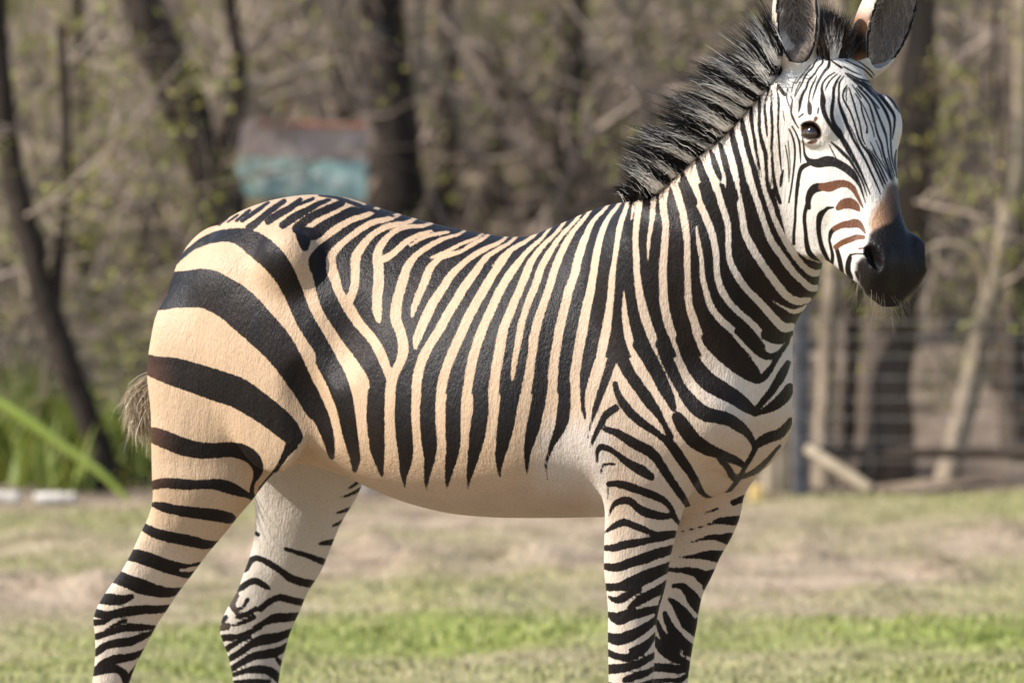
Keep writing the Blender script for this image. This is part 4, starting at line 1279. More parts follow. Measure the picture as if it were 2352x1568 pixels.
STRIPES_FARHIND = '''
B R6 2110,1090,34 1990,1170,26
B R6 2110,1170,34 2000,1230,28 1900,1260,16
B R6 2000,1365,44 1870,1402,18
B R6 1960,1465,46 1830,1522,20
B R7 1610,190,30 1640,205,34
B R7 2380,270,62 2250,280,50 2190,290,14
B R7 1880,335,34 2000,370,45 2100,400,50 2200,440,60 2300,480,60
B R7 1500,520,70 1530,500,70 1580,430,60 1650,425,50 1740,470,60 1850,540,62 1930,600,75 2040,640,76 2180,665,76
B R7 1440,700,60 1480,690,60 1560,640,60 1620,630,60 1690,670,60 1740,700,36
N R7 1440,760,50 1400,850,60 1440,920,40
B R7 1540,800,40 1500,870,30
B R7 1420,900,26 1480,880,30
B R7 1440,960,40 1540,930,50 1620,880,44
B R7 1400,1040,24 1500,1010,40 1600,960,50
B R7 1290,1000,50 1340,965,50
B R7 1650,890,60 1740,820,60 1830,780,62 1920,800,70 2080,835,66
B R7 1600,1060,46 1720,1000,60 1800,970,90 1900,965,86 2010,950,70
N R7 1290,1060,60 1350,1045,70
B R7 1300,1160,60 1340,1150,70 1450,1140,56 1560,1100,54 1660,1050,46
B R7 1330,1265,60 1450,1190,50 1560,1140,40
B R7 1350,1350,60 1380,1340,60 1480,1280,62 1580,1210,72 1680,1170,100 1800,1150,92 1950,1095,62
B R7 1370,1445,60 1400,1430,60 1500,1370,62 1600,1320,76 1720,1300,90 1830,1270,76 1910,1220,60
B R7 1800,1330,30 1850,1390,52
B R7 1400,1495,40 1520,1455,50 1620,1440,76 1720,1450,86 1800,1500,82 1840,1560,60
B R7 1420,1565,50 1600,1550,52 1740,1552,40
'''
STRIPES_FARFORE = '''
B R8 1590,205,56 1700,165,70
B R8 1450,260,26 1330,300,22
B R8 1660,370,92 1540,370,80 1450,375,55 1380,400,24 1280,430,10 1120,470,8
B R8 1600,545,120 1560,540,118 1480,530,72 1400,520,50 1300,540,28 1200,570,10
B R8 1500,705,120 1460,700,118 1380,690,100 1300,690,70 1220,700,38 1090,710,8
B R8 1420,870,120 1340,900,140 1260,850,92 1180,830,70 1080,825,50 970,815,40
B R8 1340,980,70 1360,960,60
B R8 1040,970,40 1120,970,62 1180,1030,92 1230,1100,120 1290,1180,110
B R8 1010,1090,40 1070,1150,80 1130,1230,122 1190,1320,140 1260,1390,110
B R8 1260,1290,60 1240,1295,40
B R8 960,1220,50 1000,1320,72 1060,1420,112 1130,1500,112 1230,1560,90
B R8 890,1290,40 930,1400,62 990,1480,92 1060,1560,102
B R9 870,1160,60 950,1260,100 1050,1330,92 1170,1385,60
B R9 1150,1290,56 1220,1310,40
B R9 870,1420,80 1000,1430,82 1100,1440,82 1210,1415,60
B R9 880,1555,60 1000,1540,42 1100,1540,52 1170,1490,40
'''


def parse(txt):
    out = []
    for ln in txt.strip().splitlines():
        if not ln.strip(): continue
        c, fr, *pts = ln.split()
        ox, oy, k = FR[fr]
        a = np.array([[float(q) for q in p.split(',')] for p in pts])
        a[:, 0] = ox + a[:, 0] * k
        a[:, 1] = oy + a[:, 1] * k
        if fr in ('H1', 'H2'): a[:, 2] = np.maximum(a[:, 2] * 1.06, 17) * np.where(np.arange(len(a)) % (len(a) - 1) == 0, .8, 1)
        if fr in ('R7', 'R8', 'R9') and c == 'B': a[:, 2] = np.maximum(a[:, 2], 16)
        a[:, 2] *= k / 2
        if c == 'W': a[:, 2] *= .90
        if c == 'W' and fr in ('R1', 'R2', 'R3'):          # widths were read along the picture rows: turn them square to the stripe
            g = np.gradient(a[:, :2], axis=0)
            a[:, 2] *= np.maximum(np.abs(g[:, 0]), np.abs(g[:, 1])) / (np.linalg.norm(g, axis=1) + 1e-6)
            dz = np.interp(a[0, 0], [q[0] for q in DORSAL], [q[1] for q in DORSAL])
            if fr in ('R1', 'R2') and a[0, 1] < dz + 30:       # runs on over the back
                a[0, 2] = max(a[0, 2], a[1, 2] * .72)
                a = np.concatenate([[[*(a[0, :2] + (a[0, :2] - a[1, :2]) * .9 + [0, -14]), a[1, 2] * .6]], a])
        out.append((c, a))
    return out


def rings(x0, x1, y0, y1, step):
    """bands below the picture's edge, going on down the legs"""
    out, y, r = [], y0, random.Random(int(x0))
    while y < y1:
        w = step * r.uniform(.22, .32)
        out.append(('B', np.array([[x0 - 15, y + r.uniform(-8, 8), w], [(x0 + x1) / 2, y + r.uniform(-6, 6), w * 1.2], [x1 + 15, y + r.uniform(-8, 8), w]])))
        y += step * r.uniform(.85, 1.15)
    return out


def poly_sd(P, poly):
    """signed distance, positive inside"""
    poly = np.asarray(poly, float)
    d = np.full(len(P), 1e9)
    ins = np.zeros(len(P), bool)
    for a, b in zip(poly, np.roll(poly, -1, 0)):
        e = b - a
        t = np.clip(((P - a) @ e) / (e @ e), 0, 1)
        d = np.minimum(d, np.linalg.norm(P - a - t[:, None] * e, axis=1))
        c = ((a[1] > P[:, 1]) != (b[1] > P[:, 1]))
        if abs(b[1] - a[1]) > 1e-9:
            ins ^= c & (P[:, 0] < (b[0] - a[0]) * (P[:, 1] - a[1]) / (b[1] - a[1]) + a[0])
    return np.where(ins, d, -d)


def stroke_sd(P, a):
    """positive inside a tapered stroke; evaluated near the stroke only"""
    out = np.full(len(P), -99.0)
    m = a[:, 2].max() + 12
    sel = np.nonzero((P[:, 0] > a[:, 0].min() - m) & (P[:, 0] < a[:, 0].max() + m) & (P[:, 1] > a[:, 1].min() - m) & (P[:, 1] < a[:, 1].max() + m))[0]
    if len(sel) == 0: return out
    Q = P[sel]
    best = np.full(len(Q), -99.0)
    # smooth the stroke first
    if len(a) > 2:
        tt = np.arange(len(a), dtype=float)
        a = np.stack([dense(list(zip(tt, a[:, k])), (len(a) - 1) * 3 + 1)[:, 1] for k in range(3)], 1)
    for p, q in zip(a[:-1], a[1:]):
        e = q[:2] - p[:2]
        t = np.clip(((Q - p[:2]) @ e) / max(e @ e, 1e-6), 0, 1)
        d = np.linalg.norm(Q - p[:2] - t[:, None] * e, axis=1)
        best = np.maximum(best, p[2] + (q[2] - p[2]) * t - d)
    out[sel] = best
    return out


def paint(P, strokes, f, brown=None):
    for c, a in strokes:
        s = stroke_sd(P, a)
        if c == 'W':
            f = np.minimum(f, -s)
        else:
            if brown is not None:
                if c == 'N': brown = np.maximum(brown, s)
            f = np.maximum(f, s)
    return f, brown
# ================================================================== ZEBRA: finer mesh on the head, then the coat
import bmesh
GRP = {'head': lambda P: np.minimum.reduce([head(P)] + [e(P) for e, k in head_add]),
       'neck': lambda P: np.minimum(neck(P), trunk(P)),
       'far_hind': far_hind, 'near_hind': near_hind, 'far_fore': far_fore, 'near_fore': near_fore,
       'ear_n': EAR_N[0], 'ear_f': EAR_F[0]}
me_body = bpy.data.meshes.new('zebra')
me_body.vertices.add(len(BV)); me_body.vertices.foreach_set('co', BV.astype(np.float32).ravel())
me_body.loops.add(len(BQ) * 4); me_body.loops.foreach_set('vertex_index', BQ.astype(np.int32).ravel())
me_body.polygons.add(len(BQ)); me_body.polygons.foreach_set('loop_start', np.arange(0, len(BQ) * 4, 4, dtype=np.int32))
me_body.update(calc_edges=True)
me_body.validate()
bm = bmesh.new()
bm.from_mesh(me_body)
bm.faces.ensure_lookup_table()
FACE_POLY = [(1796, 479), (1801, 517), (1810, 545), (1827, 573), (1852, 592), (1896, 605), (1930, 632), (1990, 720), (2160, 720), (2160, 60), (1960, 60), (1880, 118), (1832, 150), (1806, 170), (1792, 230), (1788, 330), (1790, 420)]
for rnd in range(2):
    co = np.array([f.calc_center_median() for f in bm.faces])
    loc = (co - HF) @ np.stack([HA, HR, HN], 1)
    sel = (loc[:, 0] > -.175) & (loc[:, 0] < .36) & (loc[:, 1] < .13) & (loc[:, 1] > -.13) & (loc[:, 2] > -.27)
    dh = GRP['head'](co)
    sel &= dh < .012
    nrm = np.array([f.normal for f in bm.faces])
    pin = np.zeros(len(co), bool)
    cand = np.nonzero((co[:, 0] > .45) & (co[:, 2] > 1.0) & (nrm[:, 1] < .1))[0]
    pin[cand] = poly_sd(project(co[cand]), FACE_POLY) > -14
    sel |= pin & (dh < .06)
    if rnd == 1:
        sel &= pin & (loc[:, 0] < .23)
    ed = set()
    bm.faces.ensure_lookup_table()
    for i in np.nonzero(sel)[0]:
        ed.update(bm.faces[i].edges)
    bmesh.ops.subdivide_edges(bm, edges=list(ed), cuts=1, use_grid_fill=True, smooth=0.0)
bmesh.ops.remove_doubles(bm, verts=[], dist=0)
bm.normal_update()
bm.to_mesh(me_body)
bm.free()
me_body.polygons.foreach_set('use_smooth', np.ones(len(me_body.polygons), bool))
nv = len(me_body.vertices)
V = np.empty(nv * 3, np.float32); me_body.vertices.foreach_get('co', V); V = V.reshape(-1, 3).astype(float)
# the head keeps the voxel steps after plain subdivision: relax it
ee = np.empty(len(me_body.edges) * 2, np.int32); me_body.edges.foreach_get('vertices', ee); ee = ee.reshape(-1, 2)
dg = np.bincount(ee[:, 0], minlength=nv) + np.bincount(ee[:, 1], minlength=nv)
lochead = (V - HF) @ np.stack([HA, HR, HN], 1)
hd = GRP['head'](V)
ispart = np.stack([GRP[k](V) for k in ('head', 'neck', 'far_hind', 'near_hind', 'far_fore', 'near_fore', 'ear_n', 'ear_f')], 1)
part = ispart.argmin(1)
is_head = (hd < ispart[:, 1] - .002) & (hd < .03)
NN0 = np.empty(nv * 3, np.float32); me_body.vertices.foreach_get('normal', NN0); NN0 = NN0.reshape(-1, 3)
face_d = poly_sd(project(V), FACE_POLY)
vis = (NN0[:, 1] < .1) & (V[:, 0] > .45) & (V[:, 2] > 1.0) & (hd < .06) & (lochead[:, 1] > -.05)
is_head = np.where(vis, face_d > 0, is_head)
is_earn = (ispart[:, 6] < .006) & (lochead[:, 0] < -.15)
is_earf = (ispart[:, 7] < .006) & (lochead[:, 0] < -.15)
mk = (is_head | is_earn | is_earf).astype(float)[:, None]
for it in range(5):
    for lam in (.5, -.51):
        s = np.stack([np.bincount(ee[:, 0], V[ee[:, 1], k], nv) + np.bincount(ee[:, 1], V[ee[:, 0], k], nv) for k in range(3)], 1)
        V = V + mk * lam * (s / dg[:, None] - V)
me_body.vertices.foreach_set('co', V.astype(np.float32).ravel())
me_body.update()
N = np.empty(nv * 3, np.float32); me_body.vertices.foreach_get('normal', N); N = N.reshape(-1, 3)
if (N[:, 1] * (V[:, 1] - V[:, 1].mean())).mean() < 0: print('NORMALS INVERTED')
facing = N @ np.array([0, -1, 0])

# ---- where each point of the coat sits in the traced picture: its own place, or its mirror place on the unseen side
lat = V @ RB
VM = V - 2 * np.minimum(lat, 0)[:, None] * RB
P2 = project(V)
P2m = project(VM)
use_m = (lat < -.02) & (facing < .08) & ~is_head
Pb = np.where(use_m[:, None], P2m, P2)
lh = lochead[:, 1]
VH = V - 2 * np.minimum(lh, 0)[:, None] * HR
Ph = np.where(((lh < -.01) & (facing < .05))[:, None], project(VH), P2)

f = poly_sd(Pb, DARK_POLY)
f, _ = paint(Pb, parse(STRIPES_BODY) + rings(200, 300, 1592, 1990, 40) + rings(1396, 1500, 1620, 1990, 42), f)
f_h, brown = paint(Ph, parse(STRIPES_HEAD), np.full(nv, -60.0), np.full(nv, -60.0))
f_fh, brown2 = paint(P2, parse(STRIPES_FARHIND) + rings(530, 640, 1600, 1950, 40), np.full(nv, -60.0), np.full(nv, -60.0))
f_ff, _ = paint(P2, parse(STRIPES_FARFORE) + rings(1493, 1580, 1600, 1950, 40), np.full(nv, -60.0))
sel_fh = (part == 2) & (P2[:, 1] > 1040) & (P2[:, 0] > 500) & (P2[:, 0] < 860) & (ispart[:, 2] < ispart[:, 1] + .01)
sel_ff = (part == 4) & (P2[:, 1] > 1105) & (V @ RB < .02)
f = np.where(sel_fh, f_fh, f)
f = np.where(sel_ff, f_ff, f)
f = np.where(is_head, f_h, f)
brown = np.where(is_head, brown, -60.0)
scruff = np.where(sel_fh, brown2, -60.0)
ss = lambda x, a, b: np.clip((x - a) / (b - a), 0, 1) ** 2 * (3 - 2 * np.clip((x - a) / (b - a), 0, 1))

# ---- base colours of the pale and the dark hair, by region of the body
def lerp(c, col, w):
    return c * (1 - w[:, None]) + np.array(col)[None] * w[:, None]


u_, v_ = Pb[:, 0], Pb[:, 1]
pale = np.tile(np.array([.57, .395, .252]), (nv, 1))                       # tan of rump and flank
pale = lerp(pale, (.62, .475, .355), ss(u_, 1150, 1560))                     # shoulder and neck
pale = lerp(pale, (.69, .57, .455), ss(v_, 1150, 1400) )                    # legs
pale = lerp(pale, (.62, .53, .45), ss(u_, 1180, 1300) * (1 - ss(u_, 1380, 1420)) * ss(v_, 930, 1010))
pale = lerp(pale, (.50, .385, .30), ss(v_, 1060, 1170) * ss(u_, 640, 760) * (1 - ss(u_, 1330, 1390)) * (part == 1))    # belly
pale = lerp(pale, (.72, .625, .53), ss(u_, 1560, 1700) * (1 - ss(v_, 900, 1000)))
pale = lerp(pale, (.60, .53, .45), sel_fh * 1.0)
pale = lerp(pale, (.76, .69, .61), is_head * 1.0)
dark = np.tile(np.array([.0068, .0046, .0040]), (nv, 1))
dark = lerp(dark, (.055, .024, .014), ss(420 - u_, 0, 90) * ss(v_, 780, 860) * (1 - ss(v_, 1080, 1180)))     # reddish at the rump's edge
dark = lerp(dark, (.115, .045, .022), ss(brown, -3, 1.5))
dark = lerp(dark, (.045, .030, .022), ss(scruff, -2, 3))
muz = poly_sd(Ph, [(1745.6 + x * .1875, 404.25 + y * .1875) for x, y in
                   [(1300, 820), (1330, 700), (1400, 640), (1500, 590), (1600, 560), (1680, 470), (1780, 400), (1950, 500), (2300, 900), (2200, 1700), (1400, 1700), (1240, 1420), (1190, 1330), (1150, 1200), (1165, 1060), (1230, 985), (1300, 960)]])
muz_b = poly_sd(Ph, [(1745.6 + x * .1875, 404.25 + y * .1875) for x, y in
                     [(1300, 620), (1350, 440), (1430, 320), (1500, 240), (1540, 120), (1620, 60), (1720, 120), (1900, 400), (1800, 700), (1500, 760), (1350, 740)]])
wb = np.where(is_head, ss(muz_b, -9, 16), 0.0)
pale = lerp(pale, (.40, .225, .13), wb)
wr = np.where(is_head, ss(muz_b, -6, 10) * ss(Ph[:, 0], 2012, 2066) , 0.0)
pale = lerp(pale, (.055, .030, .020), wr)
f = f - 6 * wb * (muz_b > -6)
wm = np.where(is_head, ss(muz, -4, 9), 0.0)
dark = lerp(dark, (.013, .0095, .0085), wm)
pale = lerp(pale, (.013, .0095, .0085), wm)
# skin round the eyes, inside the nostrils
for ep, ed_, eL, eu in EYES:
    q = V - (ep + ed_ * .0125)
    r = np.sqrt(((q @ eL) / .027) ** 2 + ((q @ eu) / .0185) ** 2 + ((q @ ed_) / .03) ** 2)
    w = ss(1.12 - r, 0, .2)
    pale = lerp(pale, (.045, .022, .014), w)
    dark = lerp(dark, (.02, .012, .009), w)
for e, k in head_sub:
    w = ss(-e(V), -.0035, .0005)
    pale = lerp(pale, (.006, .004, .004), w)
    dark = lerp(dark, (.006, .004, .004), w)
# ears
for sel, (eo, ei), base in ((is_earn, EAR_N, 0), (is_earf, EAR_F, 1)):
    di, do = ei(V), eo(V)
    inside = sel & (di < .009) & (N @ eo.A[2] > .05) & (do < -.002)
    ax = eo.A[0]
    h_ = (V - eo.c) @ ax / eo.r[0]
    pale = lerp(pale, (.62, .52, .42), sel * 1.0)
    pale = lerp(pale, (.24, .185, .145), inside * (1 - .35 * ss(h_, -.2, -.9)))
    mid = ss(1 - np.abs((V - eo.c) @ eo.A[1]) / (eo.r[1] * .45), 0, 1)
    pale = lerp(pale, (.035, .024, .018), inside * mid * .75)
    rim = sel & (np.abs(di) < .0055) & (do > -.0065)
    f = np.where(sel, -30.0, f)
    f = np.where(rim & (h_ > -.75), 8.0, f)
    if base:
        back = sel & ~inside & ~rim & ((V - eo.c) @ eo.A[1] * np.sign(eo.A[1][0]) < 0)
        w = ss(.1 - h_, 0, .35)
        pale = lerp(pale, (.30, .13, .05), back * w)
        pale = lerp(pale, (.03, .018, .012), back * ss(-h_ - .25, 0, .22) * ss(h_ + .8, 0, .2))
# hooves
w = (V[:, 2] < .065) * 1.0
pale = lerp(pale, (.05, .045, .04), w); dark = lerp(dark, (.05, .045, .04), w)

pale = pale * .74
body = bpy.data.objects.new('zebra', me_body)
COL.objects.link(body)
tag(body, 'striped zebra standing side on in the paddock, head turned to look out', 'zebra')
at = me_body.attributes.new('stripe', 'FLOAT', 'POINT'); at.data.foreach_set('value', np.clip(f, -25, 25).astype(np.float32))
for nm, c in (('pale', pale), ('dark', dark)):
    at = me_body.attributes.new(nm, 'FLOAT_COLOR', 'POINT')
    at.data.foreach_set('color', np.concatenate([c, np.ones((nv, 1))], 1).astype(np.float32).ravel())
jt = np.where(is_head, .22, 1.0)
at = me_body.attributes.new('ragged', 'FLOAT', 'POINT'); at.data.foreach_set('value', jt.astype(np.float32))
gl = np.where(is_head, wm, 0) * .3
at = me_body.attributes.new('gloss', 'FLOAT', 'POINT'); at.data.foreach_set('value', gl.astype(np.float32))

m_coat, nn, ll, bs = new_mat('zebra_coat')
a_s = nn.new('ShaderNodeAttribute'); a_s.attribute_name = 'stripe'
a_p = nn.new('ShaderNodeAttribute'); a_p.attribute_name = 'pale'
a_d = nn.new('ShaderNodeAttribute'); a_d.attribute_name = 'dark'
a_g = nn.new('ShaderNodeAttribute'); a_g.attribute_name = 'gloss'
tc = nn.new('ShaderNodeTexCoord')
mp = nn.new('ShaderNodeMapping'); mp.inputs['Scale'].default_value = (1, 1, .35)
ll.new(tc.outputs['Object'], mp.inputs['Vector'])


def noise(scale, detail=2, rough=.5, src=None):
    n = nn.new('ShaderNodeTexNoise')
    n.inputs['Scale'].default_value = scale
    n.inputs['Detail'].default_value = detail
    n.inputs['Roughness'].default_value = rough
    ll.new((src or mp).outputs[0 if src is None else 'Object'], n.inputs['Vector'])
    return n


def math_(op, a, b=None, c=None):
    m = nn.new('ShaderNodeMath'); m.operation = op
    for i, q in enumerate((a, b, c)):
        if q is None: continue
        if isinstance(q, (int, float)): m.inputs[i].default_value = q
        else: ll.new(q, m.inputs[i])
    return m.outputs[0]


n_edge = noise(330, 1)
n_edge2 = noise(90, 2)
jit = math_('MULTIPLY_ADD', n_edge.outputs['Fac'], 4.2, -2.1)
jit2 = math_('MULTIPLY_ADD', n_edge2.outputs['Fac'], 3.6, -1.8)
a_j = nn.new('ShaderNodeAttribute'); a_j.attribute_name = 'ragged'
sv = math_('ADD', a_s.outputs['Fac'], math_('MULTIPLY', math_('ADD', jit, jit2), a_j.outputs['Fac']))
mr = nn.new('ShaderNodeMapRange'); mr.interpolation_type = 'SMOOTHSTEP'
mr.inputs['From Min'].default_value = -1.5; mr.inputs['From Max'].default_value = 1.5
ll.new(sv, mr.inputs['Value'])
# hair-scale variation of each colour
n_v = noise(420, 2, .6)
n_l = noise(14, 3, .55)
vv = math_('MULTIPLY_ADD', n_v.outputs['Fac'], .5, .75)
vl = math_('MULTIPLY_ADD', n_l.outputs['Fac'], .3, .85)
mx = nn.new('ShaderNodeMix'); mx.data_type = 'RGBA'
ll.new(mr.outputs['Result'], mx.inputs['Factor'])
ll.new(a_p.outputs['Color'], mx.inputs['A'])
# dark hair bleaches to brown in places
mxd = nn.new('ShaderNodeMix'); mxd.data_type = 'RGBA'
n_b = noise(7, 3, .6)
rb = nn.new('ShaderNodeMapRange'); rb.inputs['From Min'].default_value = .5; rb.inputs['From Max'].default_value = .75; rb.inputs['To Max'].default_value = .45
ll.new(n_b.outputs['Fac'], rb.inputs['Value'])
ll.new(rb.outputs['Result'], mxd.inputs['Factor'])
ll.new(a_d.outputs['Color'], mxd.inputs['A'])
mxd.inputs['B'].default_value = (.026, .0140, .0098, 1)
ll.new(mxd.outputs['Result'], mx.inputs['B'])
hv = nn.new('ShaderNodeVectorMath'); hv.operation = 'SCALE'
ll.new(mx.outputs['Result'], hv.inputs[0])
ll.new(math_('MULTIPLY', vv, vl), hv.inputs['Scale'])
ll.new(hv.outputs[0], bs.inputs['Base Color'])
n_b1 = noise(260, 3, .65)
n_b2 = noise(48, 3, .6)
hgt = math_('ADD', math_('MULTIPLY', n_b1.outputs['Fac'], .0022), math_('MULTIPLY', n_b2.outputs['Fac'], .0035))
bp = nn.new('ShaderNodeBump'); bp.inputs['Strength'].default_value = .85; bp.inputs['Distance'].default_value = 1.0
ll.new(hgt, bp.inputs['Height'])
ll.new(bp.outputs['Normal'], bs.inputs['Normal'])
ro = math_('MULTIPLY_ADD', a_g.outputs['Fac'], -.10, .44)
ll.new(ro, bs.inputs['Roughness'])
bs.inputs['Specular IOR Level'].default_value = .17
bs.inputs['Sheen Weight'].default_value = .0
bs.inputs['Sheen Roughness'].default_value = .45
me_body.materials.append(m_coat)

# ---- eyes
m_eye, nn, ll, bs = new_mat('zebra_eye')
tc = nn.new('ShaderNodeTexCoord')
sx = nn.new('ShaderNodeSeparateXYZ'); ll.new(tc.outputs['Object'], sx.inputs[0])
ln = nn.new('ShaderNodeVectorMath'); ln.operation = 'LENGTH'
cx = nn.new('ShaderNodeCombineXYZ'); ll.new(sx.outputs['X'], cx.inputs['X'])
my = nn.new('ShaderNodeMath'); my.operation = 'MULTIPLY'; my.inputs[1].default_value = 1.35; ll.new(sx.outputs['Y'], my.inputs[0]); ll.new(my.outputs[0], cx.inputs['Y'])
ll.new(cx.outputs[0], ln.inputs[0])
cr = nn.new('ShaderNodeValToRGB')
cr.color_ramp.elements[0].position = .0; cr.color_ramp.elements[0].color = (.004, .003, .003, 1)
cr.color_ramp.elements[1].position = 1.0; cr.color_ramp.elements[1].color = (.02, .012, .008, 1)
for p_, c_ in ((.30, (.004, .003, .003, 1)), (.38, (.035, .015, .007, 1)), (.66, (.022, .009, .005, 1)), (.74, (.008, .005, .004, 1))):
    e_ = cr.color_ramp.elements.new(p_); e_.color = c_
sc_ = nn.new('ShaderNodeMath'); sc_.operation = 'MULTIPLY'; sc_.inputs[1].default_value = 1 / .0185
ll.new(ln.outputs['Value'], sc_.inputs[0]); ll.new(sc_.outputs[0], cr.inputs[0])
ll.new(cr.outputs[0], bs.inputs['Base Color'])
bs.inputs['Roughness'].default_value = .06
bs.inputs['Coat Weight'].default_value = .6
bs.inputs['Coat Roughness'].default_value = .03
for i, (ep, ed_, eL, eu) in enumerate(EYES):
    b2 = bmesh.new()
    bmesh.ops.create_uvsphere(b2, u_segments=32, v_segments=20, radius=.0195)
    me = bpy.data.meshes.new('eye'); b2.to_mesh(me); b2.free()
    me.polygons.foreach_set('use_smooth', np.ones(len(me.polygons), bool))
    me.materials.append(m_eye)
    o = bpy.data.objects.new('eye', me); COL.objects.link(o); o.parent = body
    M = Matrix((Vector(eL), Vector(eu if np.dot(np.cross(eL, eu), ed_) > 0 else -eu), Vector(ed_))).transposed().to_4x4()
    M.translation = Vector(ep)
    o.matrix_local = M
print('coat', nv, len(me_body.polygons), round(time.time() - T0, 1))
# ================================================================== ZEBRA: mane, forelock, tail, ear hair, whiskers, lashes, coat
def hair_mat(name, rough=.55, spec=.3):
    m, nn, ll, bs = new_mat(name)
    a = nn.new('ShaderNodeAttribute'); a.attribute_name = 'col'
    ll.new(a.outputs['Color'], bs.inputs['Base Color'])
    bs.inputs['Roughness'].default_value = rough
    bs.inputs['Specular IOR Level'].default_value = spec
    tr = nn.new('ShaderNodeBsdfTranslucent'); ll.new(a.outputs['Color'], tr.inputs['Color'])
    mx = nn.new('ShaderNodeMixShader'); mx.inputs[0].default_value = .38
    ll.new(bs.outputs[0], mx.inputs[1]); ll.new(tr.outputs[0], mx.inputs[2]); ll.new(mx.outputs[0], nn['Material Output'].inputs['Surface'])
    return m


M_HAIR = hair_mat('hair')


def strands(name, P, R, C, mat=M_HAIR, parent=body):
    """P: n x k x 3 points, R: k radii or n x k, C: n x k x 3 colours"""
    n, k = P.shape[:2]
    h = bpy.data.hair_curves.new(name)
    h.add_curves([k] * n)
    h.attributes['position'].data.foreach_set('vector', P.astype(np.float32).ravel())
    r = h.attributes.new('radius', 'FLOAT', 'POINT')
    r.data.foreach_set('value', np.broadcast_to(R, (n, k)).astype(np.float32).ravel())
    c = h.attributes.new('col', 'FLOAT_COLOR', 'POINT')
    c.data.foreach_set('color', np.concatenate([C, np.ones((n, k, 1))], 2).astype(np.float32).ravel())
    h.materials.append(mat)
    o = bpy.data.objects.new(name, h); COL.objects.link(o); o.parent = parent
    return o


rg = np.random.default_rng(3)
BLACK, WHITE, GREY = np.array([.007, .0055, .005]), np.array([.93, .88, .81]), np.array([.20, .165, .135])

# ---- mane: root on the crest, tip offset in picture pixels, depth of the crest from the neck
CREST = np.array([(1447, 460, -26, -30), (1475, 461, -34, -40), (1499, 455, -54, -56), (1521, 436, -84, -66), (1546, 416, -108, -62), (1568, 396, -126, -60), (1596, 369, -138, -58), (1624, 344, -138, -62), (1658, 316, -130, -74),
                  (1686, 290, -130, -76), (1712, 258, -132, -72), (1737, 232, -132, -72), (1756, 211, -130, -78), (1774, 190, -108, -92), (1784, 165, -84, -104), (1797, 135, -62, -108), (1815, 112, -46, -112)], float)
ta = np.linspace(0, 1, len(CREST))
DARKS = [(1440, 1512), (1540, 1556), (1570, 1590), (1609, 1625), (1643, 1660), (1669, 1675), (1692, 1701), (1719, 1727), (1739, 1750), (1763, 1771), (1782, 1788), (1801, 1810)]
NM = 8000
NCL = 210
tc_ = np.sort(rg.random(NCL)); cid = rg.integers(0, NCL, NM)
t = np.clip(tc_[cid] + rg.normal(0, .006, NM), 0, 1)
cl_len = rg.uniform(.70, 1.12, NCL); cl_du = rg.normal(0, 12, NCL); cl_dv = rg.normal(0, 9, NCL); cl_lat = rg.normal(0, .012, NCL)
rt = np.stack([np.interp(t, ta, CREST[:, k]) for k in range(4)], 1)
sk = np.array([((px(u, v, -.3)) - NK0) @ NA for u, v in zip(CREST[:, 0], CREST[:, 1])])
yk = np.interp(sk, neck.lc[:, 0], neck.lc[:, 1])
ry = np.interp(t, ta, yk)
ln = np.clip(rg.beta(3.2, 1.6, NM) * 1.25, .35, 1.2) * cl_len[cid]
k_ = 7
sg_ = np.linspace(0, 1, k_)
P = np.empty((NM, k_, 3))
root = np.array([px(a, b + 3, y) for a, b, y in zip(rt[:, 0], rt[:, 1], ry)])
latj = rg.normal(0, .011, NM)
root = root + latj[:, None] * np.array([-.5, -.85, 0])
du = rt[:, 2] * ln * .9 + rg.normal(0, 4.0, NM) + cl_du[cid] - (rt[:, 0] - np.interp(tc_[cid], ta, CREST[:, 0])) * .6
dv = rt[:, 3] * ln * .9 + rg.normal(0, 4.0, NM) + cl_dv[cid] - (rt[:, 1] - np.interp(tc_[cid], ta, CREST[:, 1])) * .6
sc_ = KPX * (ry - CAM_Y)
tip = np.stack([du * sc_, .10 * (-du * sc_) + latj * -.9 + cl_lat[cid] + rg.normal(0, .004, NM), -dv * sc_], 1)
for i, s in enumerate(sg_):
    P[:, i] = root + tip * s + np.array([0, 0, 1]) * (np.sin(s * 3.14) * .005 * rg.normal(1, .4, NM))[:, None] + rg.normal(0, .0006, (NM, 3)) * s
ub = rt[:, 0] + rg.normal(0, 1.4, NM)
isd = np.zeros(NM, bool)
for a, b in DARKS: isd |= (ub > a - 1.5) & (ub < b + 1.5)
isd &= ~(rg.random(NM) < .10)
C = np.empty((NM, k_, 3))
tipd = np.where(rg.random(NM) < .9, rg.uniform(.48, .88, NM), 1.3)
for i, s in enumerate(sg_):
    w = np.clip((s - tipd + .12) / .16, 0, 1)[:, None] * .96
    C[:, i] = np.where(isd[:, None], BLACK, WHITE * (1 - w) + BLACK * 1.6 * w)
C *= rg.uniform(.75, 1.15, (NM, 1, 1))
strands('mane', P, .00066 * np.array([1, 1, .95, .8, .6, .4, .15]), C)

